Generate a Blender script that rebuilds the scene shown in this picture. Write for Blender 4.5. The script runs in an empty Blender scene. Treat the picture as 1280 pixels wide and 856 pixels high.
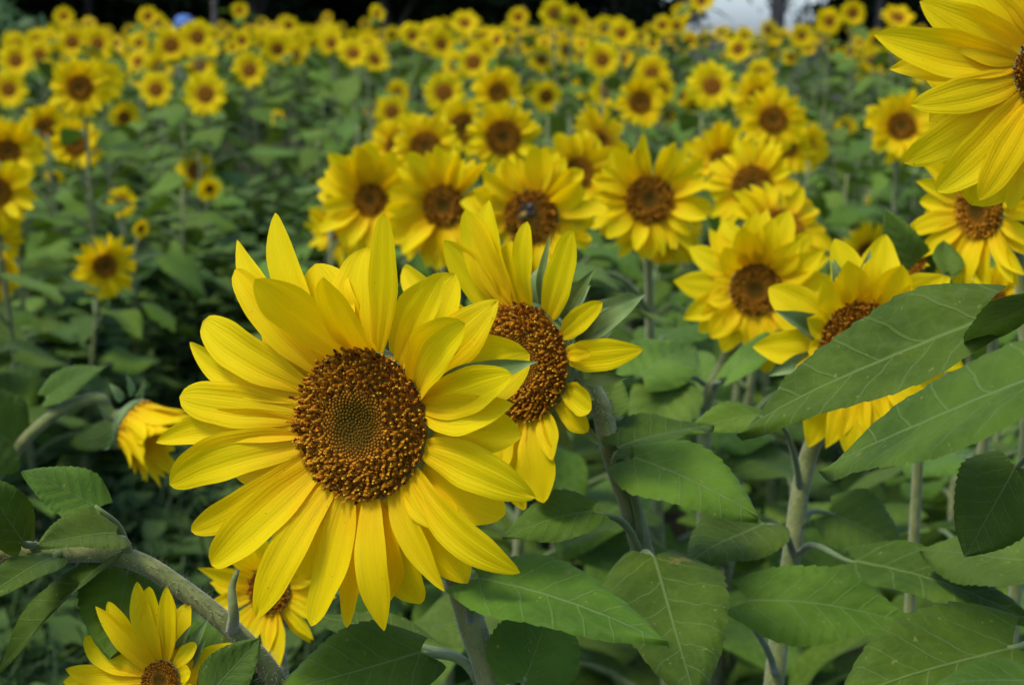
import bpy, math, random
from mathutils import Vector, Matrix

# ------------------------------------------------------------------ camera, sky, sun, exposure
SC = bpy.context.scene
COL = SC.collection
FPX = 2000.0                  # focal length in photograph pixels (1280 wide)
CAM_H = 1.5
HORIZON = 42.0
PITCH = math.atan((428 - HORIZON) / FPX)
cam_d = bpy.data.cameras.new('camera')
cam = bpy.data.objects.new('camera', cam_d)
COL.objects.link(cam)
cam.location = (0, 0, CAM_H)
cam.rotation_euler = (math.pi / 2 - PITCH, 0, 0)
cam_d.sensor_width = 36
cam_d.lens = FPX / 1280 * 36
cam_d.clip_start = 0.02
cam_d.clip_end = 3000
cam_d.dof.use_dof = True
cam_d.dof.focus_distance = 0.80
cam_d.dof.aperture_fstop = 56.25 / 4.6          # about a 4.6 mm opening
cam_d.dof.aperture_blades = 7
SC.camera = cam

SUN = Vector((-0.42, -0.22, 0.88)).normalized()
w = bpy.data.worlds.new('World')
SC.world = w
w.use_nodes = True
nt = w.node_tree
sky = nt.nodes.new('ShaderNodeTexSky')
sky.sky_type = 'NISHITA'
sky.sun_disc = False
sky.sun_elevation = math.asin(SUN.z)
sky.sun_rotation = math.atan2(SUN.x, SUN.y)
sky.air_density = 1.0
sky.altitude = 2000
sky.dust_density = 10.0
sky.ozone_density = 6.0
nt.links.new(sky.outputs[0], nt.nodes['Background'].inputs[0])
nt.nodes['Background'].inputs[1].default_value = 0.15
sl = bpy.data.lights.new('sun', 'SUN')
sl.energy = 1.5
sl.angle = math.radians(14.0)
sl.color = (1.0, 0.94, 0.81)
so = bpy.data.objects.new('sun', sl)
COL.objects.link(so)
so.rotation_euler = (-SUN).to_track_quat('-Z', 'Y').to_euler()
SC.view_settings.view_transform = 'Standard'
SC.view_settings.look = 'None'
SC.view_settings.exposure = 1.2
SC.view_settings.gamma = 1.0
SC.render.engine = 'CYCLES'
SC.cycles.use_denoising = True
SC.cycles.max_bounces = 7
SC.cycles.transparent_max_bounces = 4
SC.cycles.sample_clamp_indirect = 4.0

# ------------------------------------------------------------------ helpers
CP, SP = math.cos(PITCH), math.sin(PITCH)
RIGHT, UPC, FWD = Vector((1, 0, 0)), Vector((0, SP, CP)), Vector((0, CP, -SP))
EYE = Vector((0, 0, CAM_H))
UP = Vector((0, 0, 1))


def ray(x, y):
    return RIGHT * ((x - 640) / FPX) + UPC * ((428 - y) / FPX) + FWD


def P(x, y, D):
    return EYE + ray(x, y) * D


def on_plane(x, y, c, n):
    d = ray(x, y)
    return EYE + d * ((c - EYE).dot(n) / d.dot(n))


def facing(yaw, pitch):
    """normal of a flower: yaw>0 turns it to the photo's right, pitch>0 tips it up; 0,0 looks level at the camera"""
    a, b = math.radians(yaw), math.radians(pitch)
    return Vector((math.sin(a) * math.cos(b), -math.cos(a) * math.cos(b), math.sin(b)))


def frame(o, n, roll=0.0):
    n = n.normalized()
    x = UP.cross(n)
    if x.length < 1e-3:
        x = Vector((1, 0, 0))
    x.normalize()
    y = n.cross(x)
    c, s = math.cos(roll), math.sin(roll)
    x, y = x * c + y * s, y * c - x * s
    m = Matrix.Identity(4)
    for i in range(3):
        m[i][0], m[i][1], m[i][2], m[i][3] = x[i], y[i], n[i], o[i]
    return m


class MB:
    def __init__(s):
        s.v, s.f, s.uv, s.mi, s.col = [], [], [], [], []

    def grid(s, pts, uvs, mi=0):
        b = len(s.v)
        r, c = len(pts), len(pts[0])
        for i in range(r):
            s.v += pts[i]
            s.uv += uvs[i]
        for i in range(r - 1):
            for j in range(c - 1):
                s.f.append((b + i * c + j, b + i * c + j + 1, b + (i + 1) * c + j + 1, b + (i + 1) * c + j))
                s.mi.append(mi)

    def tube(s, path, radii, n=6, mi=0, cap=True):
        b = len(s.v)
        k = len(path)
        prev = None
        for i in range(k):
            t = (path[min(i + 1, k - 1)] - path[max(i - 1, 0)])
            t = t.normalized() if t.length > 1e-9 else UP
            if prev is None:
                a = t.cross(Vector((0.3, 1, 0.2)))
            else:
                a = prev - t * prev.dot(t)
            a.normalize()
            prev = a
            bb = t.cross(a)
            for j in range(n):
                q = 2 * math.pi * j / n
                s.v.append(path[i] + (a * math.cos(q) + bb * math.sin(q)) * radii[i])
                s.uv.append((j / n, i / (k - 1)))
        for i in range(k - 1):
            for j in range(n):
                j2 = (j + 1) % n
                s.f.append((b + i * n + j, b + i * n + j2, b + (i + 1) * n + j2, b + (i + 1) * n + j))
                s.mi.append(mi)
        if cap:
            s.f.append(tuple(b + j for j in range(n))[::-1]); s.mi.append(mi)
            s.f.append(tuple(b + (k - 1) * n + j for j in range(n))); s.mi.append(mi)

    def lathe(s, prof, m, n=12, mi=0):
        """prof [(r, z)], in matrix m"""
        b = len(s.v)
        for i, (r, z) in enumerate(prof):
            for j in range(n):
                q = 2 * math.pi * j / n
                s.v.append(m @ Vector((r * math.cos(q), r * math.sin(q), z)))
                s.uv.append((j / n, i / max(1, len(prof) - 1)))
        for i in range(len(prof) - 1):
            for j in range(n):
                j2 = (j + 1) % n
                s.f.append((b + i * n + j, b + i * n + j2, b + (i + 1) * n + j2, b + (i + 1) * n + j))
                s.mi.append(mi)

    def mesh(s, name, mats, smooth=True, uv=True):
        me = bpy.data.meshes.new(name)
        me.from_pydata([tuple(p) for p in s.v], [], s.f)
        for m in mats:
            me.materials.append(m)
        if len(mats) > 1:
            me.polygons.foreach_set('material_index', s.mi)
        if uv and len(s.uv) == len(s.v):
            l = me.uv_layers.new(name='UVMap')
            idx = [0] * len(me.loops)
            me.loops.foreach_get('vertex_index', idx)
            flat = []
            for i in idx:
                flat += s.uv[i]
            l.data.foreach_set('uv', flat)
        if s.col and len(s.col) == len(s.v):
            a = me.color_attributes.new('tint', 'FLOAT_COLOR', 'POINT')
            flat = []
            for c in s.col:
                flat += (c[0], c[1], c[2], 1.0)
            a.data.foreach_set('color', flat)
        if smooth:
            me.polygons.foreach_set('use_smooth', [True] * len(me.polygons))
        me.update()
        return me


def link(name, data, parent=None, mat=None):
    o = bpy.data.objects.new(name, data)
    COL.objects.link(o)
    if parent is not None:
        o.parent = parent
    if mat is not None:
        o.matrix_basis = mat
    return o


def tag(o, label=None, cat=None, group=None, kind=None):
    if label: o['label'] = label
    if cat: o['category'] = cat
    if group: o['group'] = group
    if kind: o['kind'] = kind
    return o


def bez(a, b, c, d, n):
    out = []
    for i in range(n + 1):
        t = i / n
        u = 1 - t
        out.append(a * u ** 3 + b * (3 * u * u * t) + c * (3 * u * t * t) + d * t ** 3)
    return out


def spline(pts, n):
    """centripetal Catmull-Rom through pts, n steps each"""
    p = [pts[0] * 2 - pts[1]] + list(pts) + [pts[-1] * 2 - pts[-2]]
    out = []
    for i in range(1, len(p) - 2):
        a, b, c, d = p[i - 1], p[i], p[i + 1], p[i + 2]
        t1 = max((b - a).length, 1e-6) ** 0.5
        t2 = t1 + max((c - b).length, 1e-6) ** 0.5
        t3 = t2 + max((d - c).length, 1e-6) ** 0.5
        for k in range(n):
            t = t1 + (t2 - t1) * k / n
            A1 = a * ((t1 - t) / t1) + b * (t / t1)
            A2 = b * ((t2 - t) / (t2 - t1)) + c * ((t - t1) / (t2 - t1))
            A3 = c * ((t3 - t) / (t3 - t2)) + d * ((t - t2) / (t3 - t2))
            B1 = A1 * ((t2 - t) / t2) + A2 * (t / t2)
            B2 = A2 * ((t3 - t) / (t3 - t1)) + A3 * ((t - t1) / (t3 - t1))
            out.append(B1 * ((t2 - t) / (t2 - t1)) + B2 * ((t - t1) / (t2 - t1)))
    out.append(pts[-1].copy())
    return out


# ------------------------------------------------------------------ materials
def new_mat(name):
    m = bpy.data.materials.new(name)
    m.use_nodes = True
    t = m.node_tree
    t.nodes.clear()
    return m, t


class NG:
    def __init__(s, t):
        s.t = t

    def n(s, typ, **k):
        x = s.t.nodes.new(typ)
        for a, b in k.items():
            setattr(x, a, b)
        return x

    def put(s, sock, v):
        if isinstance(v, bpy.types.NodeSocket):
            s.t.links.new(v, sock)
        elif v is not None:
            sock.default_value = v

    def m(s, op, a, b=None, c=None, clamp=False):
        x = s.n('ShaderNodeMath', operation=op, use_clamp=clamp)
        s.put(x.inputs[0], a)
        if b is not None: s.put(x.inputs[1], b)
        if c is not None: s.put(x.inputs[2], c)
        return x.outputs[0]

    def step(s, v, a, b, lo=0.0, hi=1.0):
        x = s.n('ShaderNodeMapRange', interpolation_type='SMOOTHSTEP')
        s.put(x.inputs[0], v)
        x.inputs[1].default_value, x.inputs[2].default_value = a, b
        x.inputs[3].default_value, x.inputs[4].default_value = lo, hi
        return x.outputs[0]

    def mix(s, f, a, b, mode='MIX'):
        x = s.n('ShaderNodeMix', data_type='RGBA', blend_type=mode)
        s.put(x.inputs[0], f)
        s.put(x.inputs[6], (*a, 1) if isinstance(a, tuple) else a)
        s.put(x.inputs[7], (*b, 1) if isinstance(b, tuple) else b)
        return x.outputs[2]

    def noise(s, vec, scale, detail=3.0, rough=0.55):
        x = s.n('ShaderNodeTexNoise')
        if vec is not None: s.put(x.inputs['Vector'], vec)
        x.inputs['Scale'].default_value = scale
        x.inputs['Detail'].default_value = detail
        x.inputs['Roughness'].default_value = rough
        return x.outputs['Fac']

    def scalev(s, vec, v):
        x = s.n('ShaderNodeMapping')
        s.put(x.inputs[0], vec)
        x.inputs['Scale'].default_value = v
        return x.outputs[0]

    def bump(s, h, strength, dist):
        x = s.n('ShaderNodeBump')
        x.inputs['Strength'].default_value = strength
        x.inputs['Distance'].default_value = dist
        s.put(x.inputs['Height'], h)
        return x.outputs[0]

    def bsdf(s, col, rough=0.6, spec=0.3, normal=None, trans=0.0, tcol=None, sheen=0.0):
        p = s.n('ShaderNodeBsdfPrincipled')
        s.put(p.inputs['Base Color'], (*col, 1) if isinstance(col, tuple) else col)
        s.put(p.inputs['Roughness'], rough)
        p.inputs['Specular IOR Level'].default_value = spec
        if sheen:
            p.inputs['Sheen Weight'].default_value = sheen
        if normal: s.put(p.inputs['Normal'], normal)
        out = s.n('ShaderNodeOutputMaterial')
        if trans > 0:
            tr = s.n('ShaderNodeBsdfTranslucent')
            tc = tcol if tcol is not None else col
            s.put(tr.inputs[0], (*tc, 1) if isinstance(tc, tuple) else tc)
            if normal: s.put(tr.inputs[1], normal)
            mx = s.n('ShaderNodeMixShader')
            mx.inputs[0].default_value = trans
            s.t.links.new(p.outputs[0], mx.inputs[1])
            s.t.links.new(tr.outputs[0], mx.inputs[2])
            s.t.links.new(mx.outputs[0], out.inputs[0])
        else:
            s.t.links.new(p.outputs[0], out.inputs[0])
        return p


def petal_material():
    m, t = new_mat('petal_yellow')
    g = NG(t)
    uv = g.n('ShaderNodeUVMap').outputs[0]
    sep = g.n('ShaderNodeSeparateXYZ'); t.links.new(uv, sep.inputs[0])
    rnd = g.n('ShaderNodeObjectInfo').outputs['Random']
    geo = g.n('ShaderNodeTexCoord').outputs['Object']
    streak = g.noise(g.scalev(uv, (26, 1.6, 1)), 1.0, 2.0)
    blot = g.noise(geo, 60.0, 2.0)
    base = g.mix(rnd, (0.83, 0.665, 0.002), (0.82, 0.615, 0.001))
    base = g.mix(g.step(sep.outputs[1], 0.05, 0.5, 0.5, 0.0), base, (0.78, 0.41, 0.004))
    base = g.mix(g.step(streak, 0.42, 0.72, 0.0, 0.30), base, (0.68, 0.40, 0.003))
    base = g.mix(g.step(blot, 0.52, 0.8, 0.0, 0.25), base, (0.82, 0.67, 0.012))
    speck = g.noise(geo, 420.0, 1.0)
    base = g.mix(g.step(speck, 0.76, 0.80, 0.0, 0.55), base, (0.35, 0.17, 0.01))
    edge = g.m('ADD', sep.outputs[1], g.m('MULTIPLY', g.m('SUBTRACT', g.noise(geo, 95.0, 3.0), 0.5), 0.22))
    base = g.mix(g.step(edge, 0.97, 1.05, 0.0, 0.6), base, (0.42, 0.24, 0.02))
    rib = g.m('SINE', g.m('MULTIPLY', sep.outputs[0], 62.0))
    h = g.m('ADD', g.m('MULTIPLY', rib, 0.12), g.m('MULTIPLY', streak, 1.2))
    nb = g.bump(h, 0.32, 0.0009)
    tc = g.mix(0.5, base, (0.84, 0.46, 0.0))
    g.bsdf(base, 0.62, 0.10, nb, 0.48, tc, 0.0)
    return m


def leaf_material(name, dark, light, vein, trans=0.22, vs=1.0):
    m, t = new_mat(name)
    g = NG(t)
    uv = g.n('ShaderNodeUVMap').outputs[0]
    sep = g.n('ShaderNodeSeparateXYZ'); t.links.new(uv, sep.inputs[0])
    x = g.m('ABSOLUTE', g.m('SUBTRACT', sep.outputs[0], 0.5))
    y = sep.outputs[1]
    wob = g.noise(uv, 6.0, 2.0)
    mid = g.step(g.m('ADD', x, g.m('MULTIPLY', y, 0.005)), 0.0035, 0.0125, 1.0, 0.0)
    # lateral veins: y - 0.95 x + 0.5 x^2 constant along each
    s = g.m('ADD', g.m('SUBTRACT', y, g.m('MULTIPLY', x, 0.95)), g.m('MULTIPLY', g.m('MULTIPLY', x, x), 0.7))
    s = g.m('ADD', s, g.m('MULTIPLY', g.m('SUBTRACT', wob, 0.5), 0.05))
    side = g.m('LESS_THAN', sep.outputs[0], 0.5)
    s = g.m('SUBTRACT', s, g.m('MULTIPLY', g.m('MULTIPLY', side, 0.055), g.step(y, 0.05, 0.3)))
    fr = g.m('FRACT', g.m('ADD', g.m('MULTIPLY', s, 6.2), 0.5))
    d = g.m('ABSOLUTE', g.m('SUBTRACT', fr, 0.5))
    lat = g.step(d, 0.016, 0.055, 0.6, 0.0)
    lat = g.m('MULTIPLY', lat, g.step(x, 0.05, 0.34, 1.0, 0.12))
    # fine net
    vor = g.n('ShaderNodeTexVoronoi', feature='DISTANCE_TO_EDGE')
    t.links.new(uv, vor.inputs['Vector']); vor.inputs['Scale'].default_value = 17.0
    net = g.step(vor.outputs['Distance'], 0.0, 0.09, 0.15, 0.0)
    veins = g.m('MAXIMUM', g.m('MAXIMUM', mid, lat), net)
    geo = g.n('ShaderNodeTexCoord').outputs['Object']
    rnd = g.n('ShaderNodeObjectInfo').outputs['Random']
    n1 = g.noise(geo, 22.0, 4.0)
    n2 = g.noise(geo, 140.0, 2.0)
    base = g.mix(g.step(n1, 0.35, 0.68), dark, light)
    hsv = g.n('ShaderNodeHueSaturation')
    t.links.new(base, hsv.inputs['Color'])
    g.put(hsv.inputs['Hue'], g.m('MULTIPLY_ADD', rnd, 0.022, 0.489))
    g.put(hsv.inputs['Value'], g.m('MULTIPLY_ADD', g.m('FRACT', g.m('MULTIPLY', rnd, 7.31)), 0.5, 0.78))
    base = hsv.outputs[0]
    base = g.mix(g.m('MULTIPLY', veins, 0.62 * vs), base, vein)
    spk = g.noise(geo, 310.0, 1.0)
    base = g.mix(g.step(spk, 0.72, 0.77, 0.0, 0.55), base, (0.21, 0.19, 0.045))
    worn = g.noise(geo, 38.0, 3.0, 0.7)
    base = g.mix(g.step(worn, 0.70, 0.76, 0.0, 0.6), base, (0.16, 0.13, 0.035))
    h = g.m('ADD', g.m('MULTIPLY', g.m('MAXIMUM', mid, lat), -1.0), g.m('MULTIPLY', n2, 0.55))
    nb = g.bump(h, 0.5, 0.0012)
    tc = g.mix(0.55, base, (0.12, 0.20, 0.012))
    g.bsdf(base, g.step(n2, 0.2, 0.8, 0.55, 0.75), 0.12, nb, trans, tc, 0.03)
    return m


def plain(name, c1, c2, scale=30.0, rough=0.6, spec=0.25, trans=0.0, bump=0.3, dist=0.001, sheen=0.0):
    m, t = new_mat(name)
    g = NG(t)
    geo = g.n('ShaderNodeTexCoord').outputs['Object']
    n1 = g.noise(geo, scale, 4.0)
    col = g.mix(g.step(n1, 0.32, 0.7), c1, c2)
    nb = g.bump(n1, bump, dist) if bump else None
    g.bsdf(col, rough, spec, nb, trans, None, sheen)
    return m


def tinted(name, rough=0.7):
    m, t = new_mat(name)
    g = NG(t)
    a = g.n('ShaderNodeAttribute', attribute_name='tint')
    geo = g.n('ShaderNodeTexCoord').outputs['Object']
    n1 = g.noise(geo, 260.0, 2.0)
    col = g.mix(g.step(n1, 0.3, 0.75, 0.0, 0.25), a.outputs['Color'], (0.20, 0.08, 0.004))
    g.bsdf(col, 0.85, 0.06)
    return m


PETAL = petal_material()
LEAF = leaf_material('leaf_green', (0.040, 0.080, 0.003), (0.070, 0.126, 0.006), (0.15, 0.21, 0.06), 0.22, 0.8)
LEAF2 = leaf_material('leaf_grey_green', (0.056, 0.104, 0.008), (0.090, 0.152, 0.014), (0.15, 0.21, 0.08), 0.20, 0.65)
STEM = plain('stem_green', (0.105, 0.128, 0.026), (0.175, 0.182, 0.050), 70.0, 0.7, 0.2, 0.0, 0.9, 0.002, 0.3)
STALK = plain('stalk_green', (0.075, 0.115, 0.022), (0.115, 0.155, 0.036), 45.0, 0.62, 0.25, 0.0, 0.5, 0.0012, 0.2)
BRACT = plain('bract_green', (0.10, 0.165, 0.032), (0.17, 0.24, 0.065), 60.0, 0.55, 0.3, 0.2, 0.3, 0.0008, 0.2)
HAIR = plain('stem_hair', (0.34, 0.36, 0.22), (0.42, 0.43, 0.30), 10.0, 0.6, 0.2, 0.4, 0.0)
DISC = tinted('disc_floret')
GRASS = plain('grass_shaded_green', (0.022, 0.050, 0.010), (0.050, 0.092, 0.020), 3.0, 0.6, 0.2, 0.2, 0.0)  # base colour darkened to stand in for shade from neighbouring plants
WEED = plain('weed_green', (0.040, 0.080, 0.012), (0.075, 0.125, 0.022), 2.5, 0.65, 0.15, 0.2, 0.0)
SOIL = plain('soil', (0.020, 0.017, 0.010), (0.045, 0.042, 0.022), 6.0, 0.95, 0.1, 0.0, 0.9, 0.03)
BARK = plain('bark', (0.06, 0.05, 0.04), (0.14, 0.12, 0.095), 14.0, 0.9, 0.1, 0.0, 0.8, 0.02)
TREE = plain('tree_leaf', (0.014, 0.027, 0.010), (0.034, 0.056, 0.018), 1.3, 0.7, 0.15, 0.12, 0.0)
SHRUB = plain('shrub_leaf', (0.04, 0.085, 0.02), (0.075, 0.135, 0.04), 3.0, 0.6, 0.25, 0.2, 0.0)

# ------------------------------------------------------------------ petals and leaves
def petal(mb, base, tip, nrm, width, bulge=0.07, twist=0.0, cup=0.25, rnd=None, nu=9, nv=14, sharp=None, tipcurl=0.0):
    r = rnd or random
    A = tip - base
    L = A.length
    e1 = A / L
    e3 = nrm - e1 * nrm.dot(e1)
    e3.normalize()
    e2 = e3.cross(e1)
    sh = sharp if sharp is not None else r.uniform(0.50, 0.80)
    pk = r.uniform(0.62, 0.95)
    mx = max(((v / 60 + 0.10) ** pk) * ((1 - v / 60) ** sh) for v in range(60))
    ph, ph2, wv = r.uniform(0, 6), r.uniform(0, 6), r.uniform(0.04, 0.13)
    side = r.uniform(-0.06, 0.06)
    notch = r.random() < 0.35
    pts, uvs = [], []
    for i in range(nv + 1):
        v = i / nv
        v2 = 1 - (1 - v) ** 1.25
        p = ((v2 + 0.10) ** pk) * (max(1 - v2, 0) ** sh) / mx
        hw = max(width * 0.5 * p, width * 0.012)
        c = base + A * v2 + e3 * (bulge * L * 4 * v2 * (1 - v2) + tipcurl * L * max(0, v2 - 0.55) ** 2 * 4) + e2 * (side * L * 4 * v2 * (1 - v2))
        q = twist * v2
        a2 = e2 * math.cos(q) + e3 * math.sin(q)
        a3 = e3 * math.cos(q) - e2 * math.sin(q)
        row, ur = [], []
        for j in range(nu + 1):
            u = 2 * j / nu - 1
            off = cup * hw * (u * u - 0.3) + hw * 0.05 * math.cos(u * 8.2) * (1 - v2 * 0.5) + wv * hw * math.sin(v2 * 9 + ph + u) * abs(u) ** 2
            back = 0.0
            if notch and v2 > 0.9:
                back = -0.035 * L * max(0, 1 - abs(u) * 2.5) * (v2 - 0.9) * 10
            row.append(c + a2 * (u * hw * (1 + 0.03 * math.sin(v2 * 17 + ph2))) + a3 * off + e1 * back)
            ur.append((j / nu, v2))
        pts.append(row)
        uvs.append(ur)
    mb.grid(pts, uvs)


def leaf(mb, base, tip, nrm, width, fold=0.25, droop=0.10, wave=0.06, rnd=None, nu=20, nv=52, serr=0.05, lobe=0.13, bend=0.0, mi=0):
    r = rnd or random
    A = tip - base
    L = A.length
    e1 = A / L
    e3 = nrm - e1 * nrm.dot(e1)
    e3.normalize()
    e2 = e3.cross(e1)
    ph = [r.uniform(0, 6) for _ in range(4)]
    nt_ = r.randint(11, 15)
    pk_ = r.uniform(0.006, 0.012) if nu > 10 else 0.0
    pts, uvs = [], []
    for i in range(nv + 1):
        v = i / nv
        if v < 0.26:
            p = 0.42 + 0.58 * math.sin(v / 0.26 * math.pi / 2) ** 0.8
        else:
            t = (v - 0.26) / 0.74
            p = max(0.0, (1 - t)) ** 0.95 * (1 + 0.92 * t)
        saw = (v * nt_ + ph[3]) % 1.0
        p2 = p * (1 + serr * (saw - 0.5) * (1 if 0.12 < v < 0.96 else 0))
        hw = max(width * 0.5 * p2, width * 0.003)
        row, ur = [], []
        for j in range(nu + 1):
            u = 2 * j / nu - 1
            au = abs(u)
            y = L * v - lobe * L * au ** 1.3 * math.exp(-v * 7.5)
            x = u * hw + bend * L * v * v
            yy = y / L
            z = fold * hw * (au ** 1.25) - droop * L * yy * abs(yy) * 1.0 + droop * L * yy
            z += wave * width * au * au * math.sin(v * 8.5 + ph[0] + (1.3 if u > 0 else 0)) * min(1, 4 * (1 - v))
            z += 0.035 * width * math.sin(v * 5 + ph[1]) * math.sin(u * 2.4 + ph[2])
            z += pk_ * width * math.sin((v - 0.5 * au) * 40.0 + ph[1]) * math.sin(au * 9.0) * min(1, 3 * (1 - v))
            z -= 0.10 * width * max(0, au - 0.55) ** 2 * 3
            row.append(base + e1 * y + e2 * x + e3 * z)
            ur.append((0.5 + u * hw / L, yy))
        pts.append(row)
        uvs.append(ur)
    mb.grid(pts, uvs, mi)


def hairs(mb, path, radii, per_m, length, rnd):
    for i in range(len(path) - 1):
        a, b = path[i], path[i + 1]
        t = (b - a)
        L = t.length
        if L < 1e-6: continue
        t = t / L
        s = t.cross(Vector((0.3, 1, 0.2))).normalized()
        q = t.cross(s)
        for _ in range(int(per_m * L)):
            f = rnd.random()
            an = rnd.uniform(0, 6.283)
            d = s * math.cos(an) + q * math.sin(an)
            p = a + (b - a) * f + d * (radii[i] * 0.97)
            e = (d + Vector((rnd.gauss(0, .3), rnd.gauss(0, .3), rnd.gauss(0, .3)))) * (length * rnd.uniform(0.5, 1.3))
            w_ = t.cross(d) * 0.00022
            k = len(mb.v)
            mb.v += [p - w_, p + w_, p + e]
            mb.f.append((k, k + 1, k + 2))
            mb.mi.append(0)


# ------------------------------------------------------------------ discs
def disc_colour(r, rnd):
    if r < 0.26:
        c = (0.095, 0.052, 0.002)
    elif r < 0.5:
        k = (r - 0.26) / 0.24
        c = (0.095 + 0.34 * k, 0.052 + 0.115 * k, 0.002 + 0.006 * k)
    else:
        c = (0.56, 0.24, 0.012)
    f = rnd.uniform(0.7, 1.25)
    return tuple(x * f for x in c)


def disc_height(r, R):
    """dome with a hollow at the middle, r in 0..1"""
    return R * (0.20 * (1 - r ** 2.2) - 0.13 * math.exp(-(r / 0.30) ** 2))


def disc_mesh(name, R, n, rnd, full=True):
    mb = MB()
    # carrier under the florets
    k = len(mb.v)
    rings, seg = 8, 20
    for i in range(rings + 1):
        r = i / rings
        for j in range(seg):
            q = 2 * math.pi * j / seg
            mb.v.append(Vector((R * r * math.cos(q), R * r * math.sin(q), disc_height(r, R) - 0.02 * R)))
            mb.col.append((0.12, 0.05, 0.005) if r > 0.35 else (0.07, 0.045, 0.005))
    for i in range(rings):
        for j in range(seg):
            j2 = (j + 1) % seg
            mb.f.append((k + i * seg + j, k + i * seg + j2, k + (i + 1) * seg + j2, k + (i + 1) * seg + j)); mb.mi.append(0)
    inner = int(n * 0.62) if full else int(n * 0.2)
    seeds = [(0.48 * math.sqrt((i + 0.5) / inner), i * 2.399963, R * 0.48 * 0.95 / math.sqrt(inner)) for i in range(inner)]
    i0 = int(n * 0.21)
    seeds += [(math.sqrt((i + 0.5) / n), i * 2.399963, R * 0.95 / math.sqrt(n)) for i in range(i0, n)]
    for (r, th, fr) in seeds:
        x, y = R * r * math.cos(th), R * r * math.sin(th)
        z = disc_height(r, R)
        lean = Vector((math.cos(th) * r * 0.35, math.sin(th) * r * 0.35, 1.0)).normalized()
        if r > 0.42:
            jx = 0.38 * fr
            x += rnd.uniform(-jx, jx); y += rnd.uniform(-jx, jx)
            lean = (lean + Vector((rnd.gauss(0, .26), rnd.gauss(0, .26), 0))).normalized()
        o = Vector((x, y, z))
        ax = lean.cross(Vector((1, 0.3, 0))).normalized()
        ay = lean.cross(ax)
        c = disc_colour(r, rnd)
        sides = 5 if full else 4
        b = len(mb.v)
        if r < 0.48:                       # closed buds
            h = fr * 0.55
            o = o + Vector((rnd.gauss(0, .10), rnd.gauss(0, .10), rnd.gauss(0, .12))) * fr
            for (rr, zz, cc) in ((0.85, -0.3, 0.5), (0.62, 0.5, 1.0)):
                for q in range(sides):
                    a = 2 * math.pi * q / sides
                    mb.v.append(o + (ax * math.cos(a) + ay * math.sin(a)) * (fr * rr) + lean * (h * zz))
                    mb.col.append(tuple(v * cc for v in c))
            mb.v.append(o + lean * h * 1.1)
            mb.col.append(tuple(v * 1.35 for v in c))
            for q in range(sides):
                q2 = (q + 1) % sides
                mb.f.append((b + q, b + q2, b + sides + q2, b + sides + q)); mb.mi.append(0)
                mb.f.append((b + sides + q, b + sides + q2, b + 2 * sides)); mb.mi.append(0)
        else:                              # open florets: flared cup round a dark anther tube with a pale tip
            h = fr * rnd.uniform(1.0, 2.1) * (1.25 if r > 0.6 else 0.95)
            kind = rnd.random()
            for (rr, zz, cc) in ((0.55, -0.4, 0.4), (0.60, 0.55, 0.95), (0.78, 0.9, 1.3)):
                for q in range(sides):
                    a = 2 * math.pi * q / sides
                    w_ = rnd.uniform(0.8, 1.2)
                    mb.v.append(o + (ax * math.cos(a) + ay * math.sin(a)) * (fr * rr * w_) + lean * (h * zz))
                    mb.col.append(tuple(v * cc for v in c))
            for s in range(2):
                for q in range(sides):
                    q2 = (q + 1) % sides
                    mb.f.append((b + s * sides + q, b + s * sides + q2, b + (s + 1) * sides + q2, b + (s + 1) * sides + q)); mb.mi.append(0)
            if kind < 0.93:
                b2 = len(mb.v)
                dark = (0.045, 0.016, 0.003) if kind < 0.24 else ((0.40, 0.16, 0.008) if kind < 0.7 else (0.46, 0.22, 0.012))
                top = h * rnd.uniform(1.0, 1.75)
                for q in range(3):
                    a = 2 * math.pi * q / 3
                    mb.v.append(o + (ax * math.cos(a) + ay * math.sin(a)) * fr * 0.50 + lean * (h * 0.2)); mb.col.append(dark)
                for q in range(3):
                    a = 2 * math.pi * q / 3
                    mb.v.append(o + (ax * math.cos(a) + ay * math.sin(a)) * fr * 0.46 + lean * top); mb.col.append(dark)
                for q in range(3):
                    q2 = (q + 1) % 3
                    mb.f.append((b2 + q, b2 + q2, b2 + 3 + q2, b2 + 3 + q)); mb.mi.append(0)
                tipc = (0.68, 0.42, 0.03) if rnd.random() < 0.22 else tuple(v * 1.2 for v in dark)
                b3 = len(mb.v)
                for q in range(4):
                    a = 2 * math.pi * q / 4
                    mb.v.append(o + (ax * math.cos(a) + ay * math.sin(a)) * fr * 0.44 + lean * (top * 0.99)); mb.col.append(tipc)
                mb.v.append(o + lean * (top + fr * 0.45)); mb.col.append(tipc)
                for q in range(4):
                    mb.f.append((b3 + q, b3 + (q + 1) % 4, b3 + 4)); mb.mi.append(0)
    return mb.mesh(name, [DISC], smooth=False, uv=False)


def disc_simple(name, R):
    mb = MB()
    rr = [0.0, 0.25, 0.45, 0.75, 1.0]
    cc = [(0.075, 0.042, 0.006), (0.09, 0.038, 0.004), (0.17, 0.062, 0.003), (0.15, 0.052, 0.003), (0.12, 0.040, 0.002)]
    seg = 12
    for i, r in enumerate(rr):
        for j in range(seg):
            q = 2 * math.pi * j / seg
            mb.v.append(Vector((R * r * math.cos(q), R * r * math.sin(q), disc_height(r, R))))
            mb.col.append(cc[i])
    for i in range(4):
        for j in range(seg):
            j2 = (j + 1) % seg
            mb.f.append((i * seg + j, i * seg + j2, (i + 1) * seg + j2, (i + 1) * seg + j)); mb.mi.append(0)
    return mb.mesh(name, [DISC], uv=False)


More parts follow.
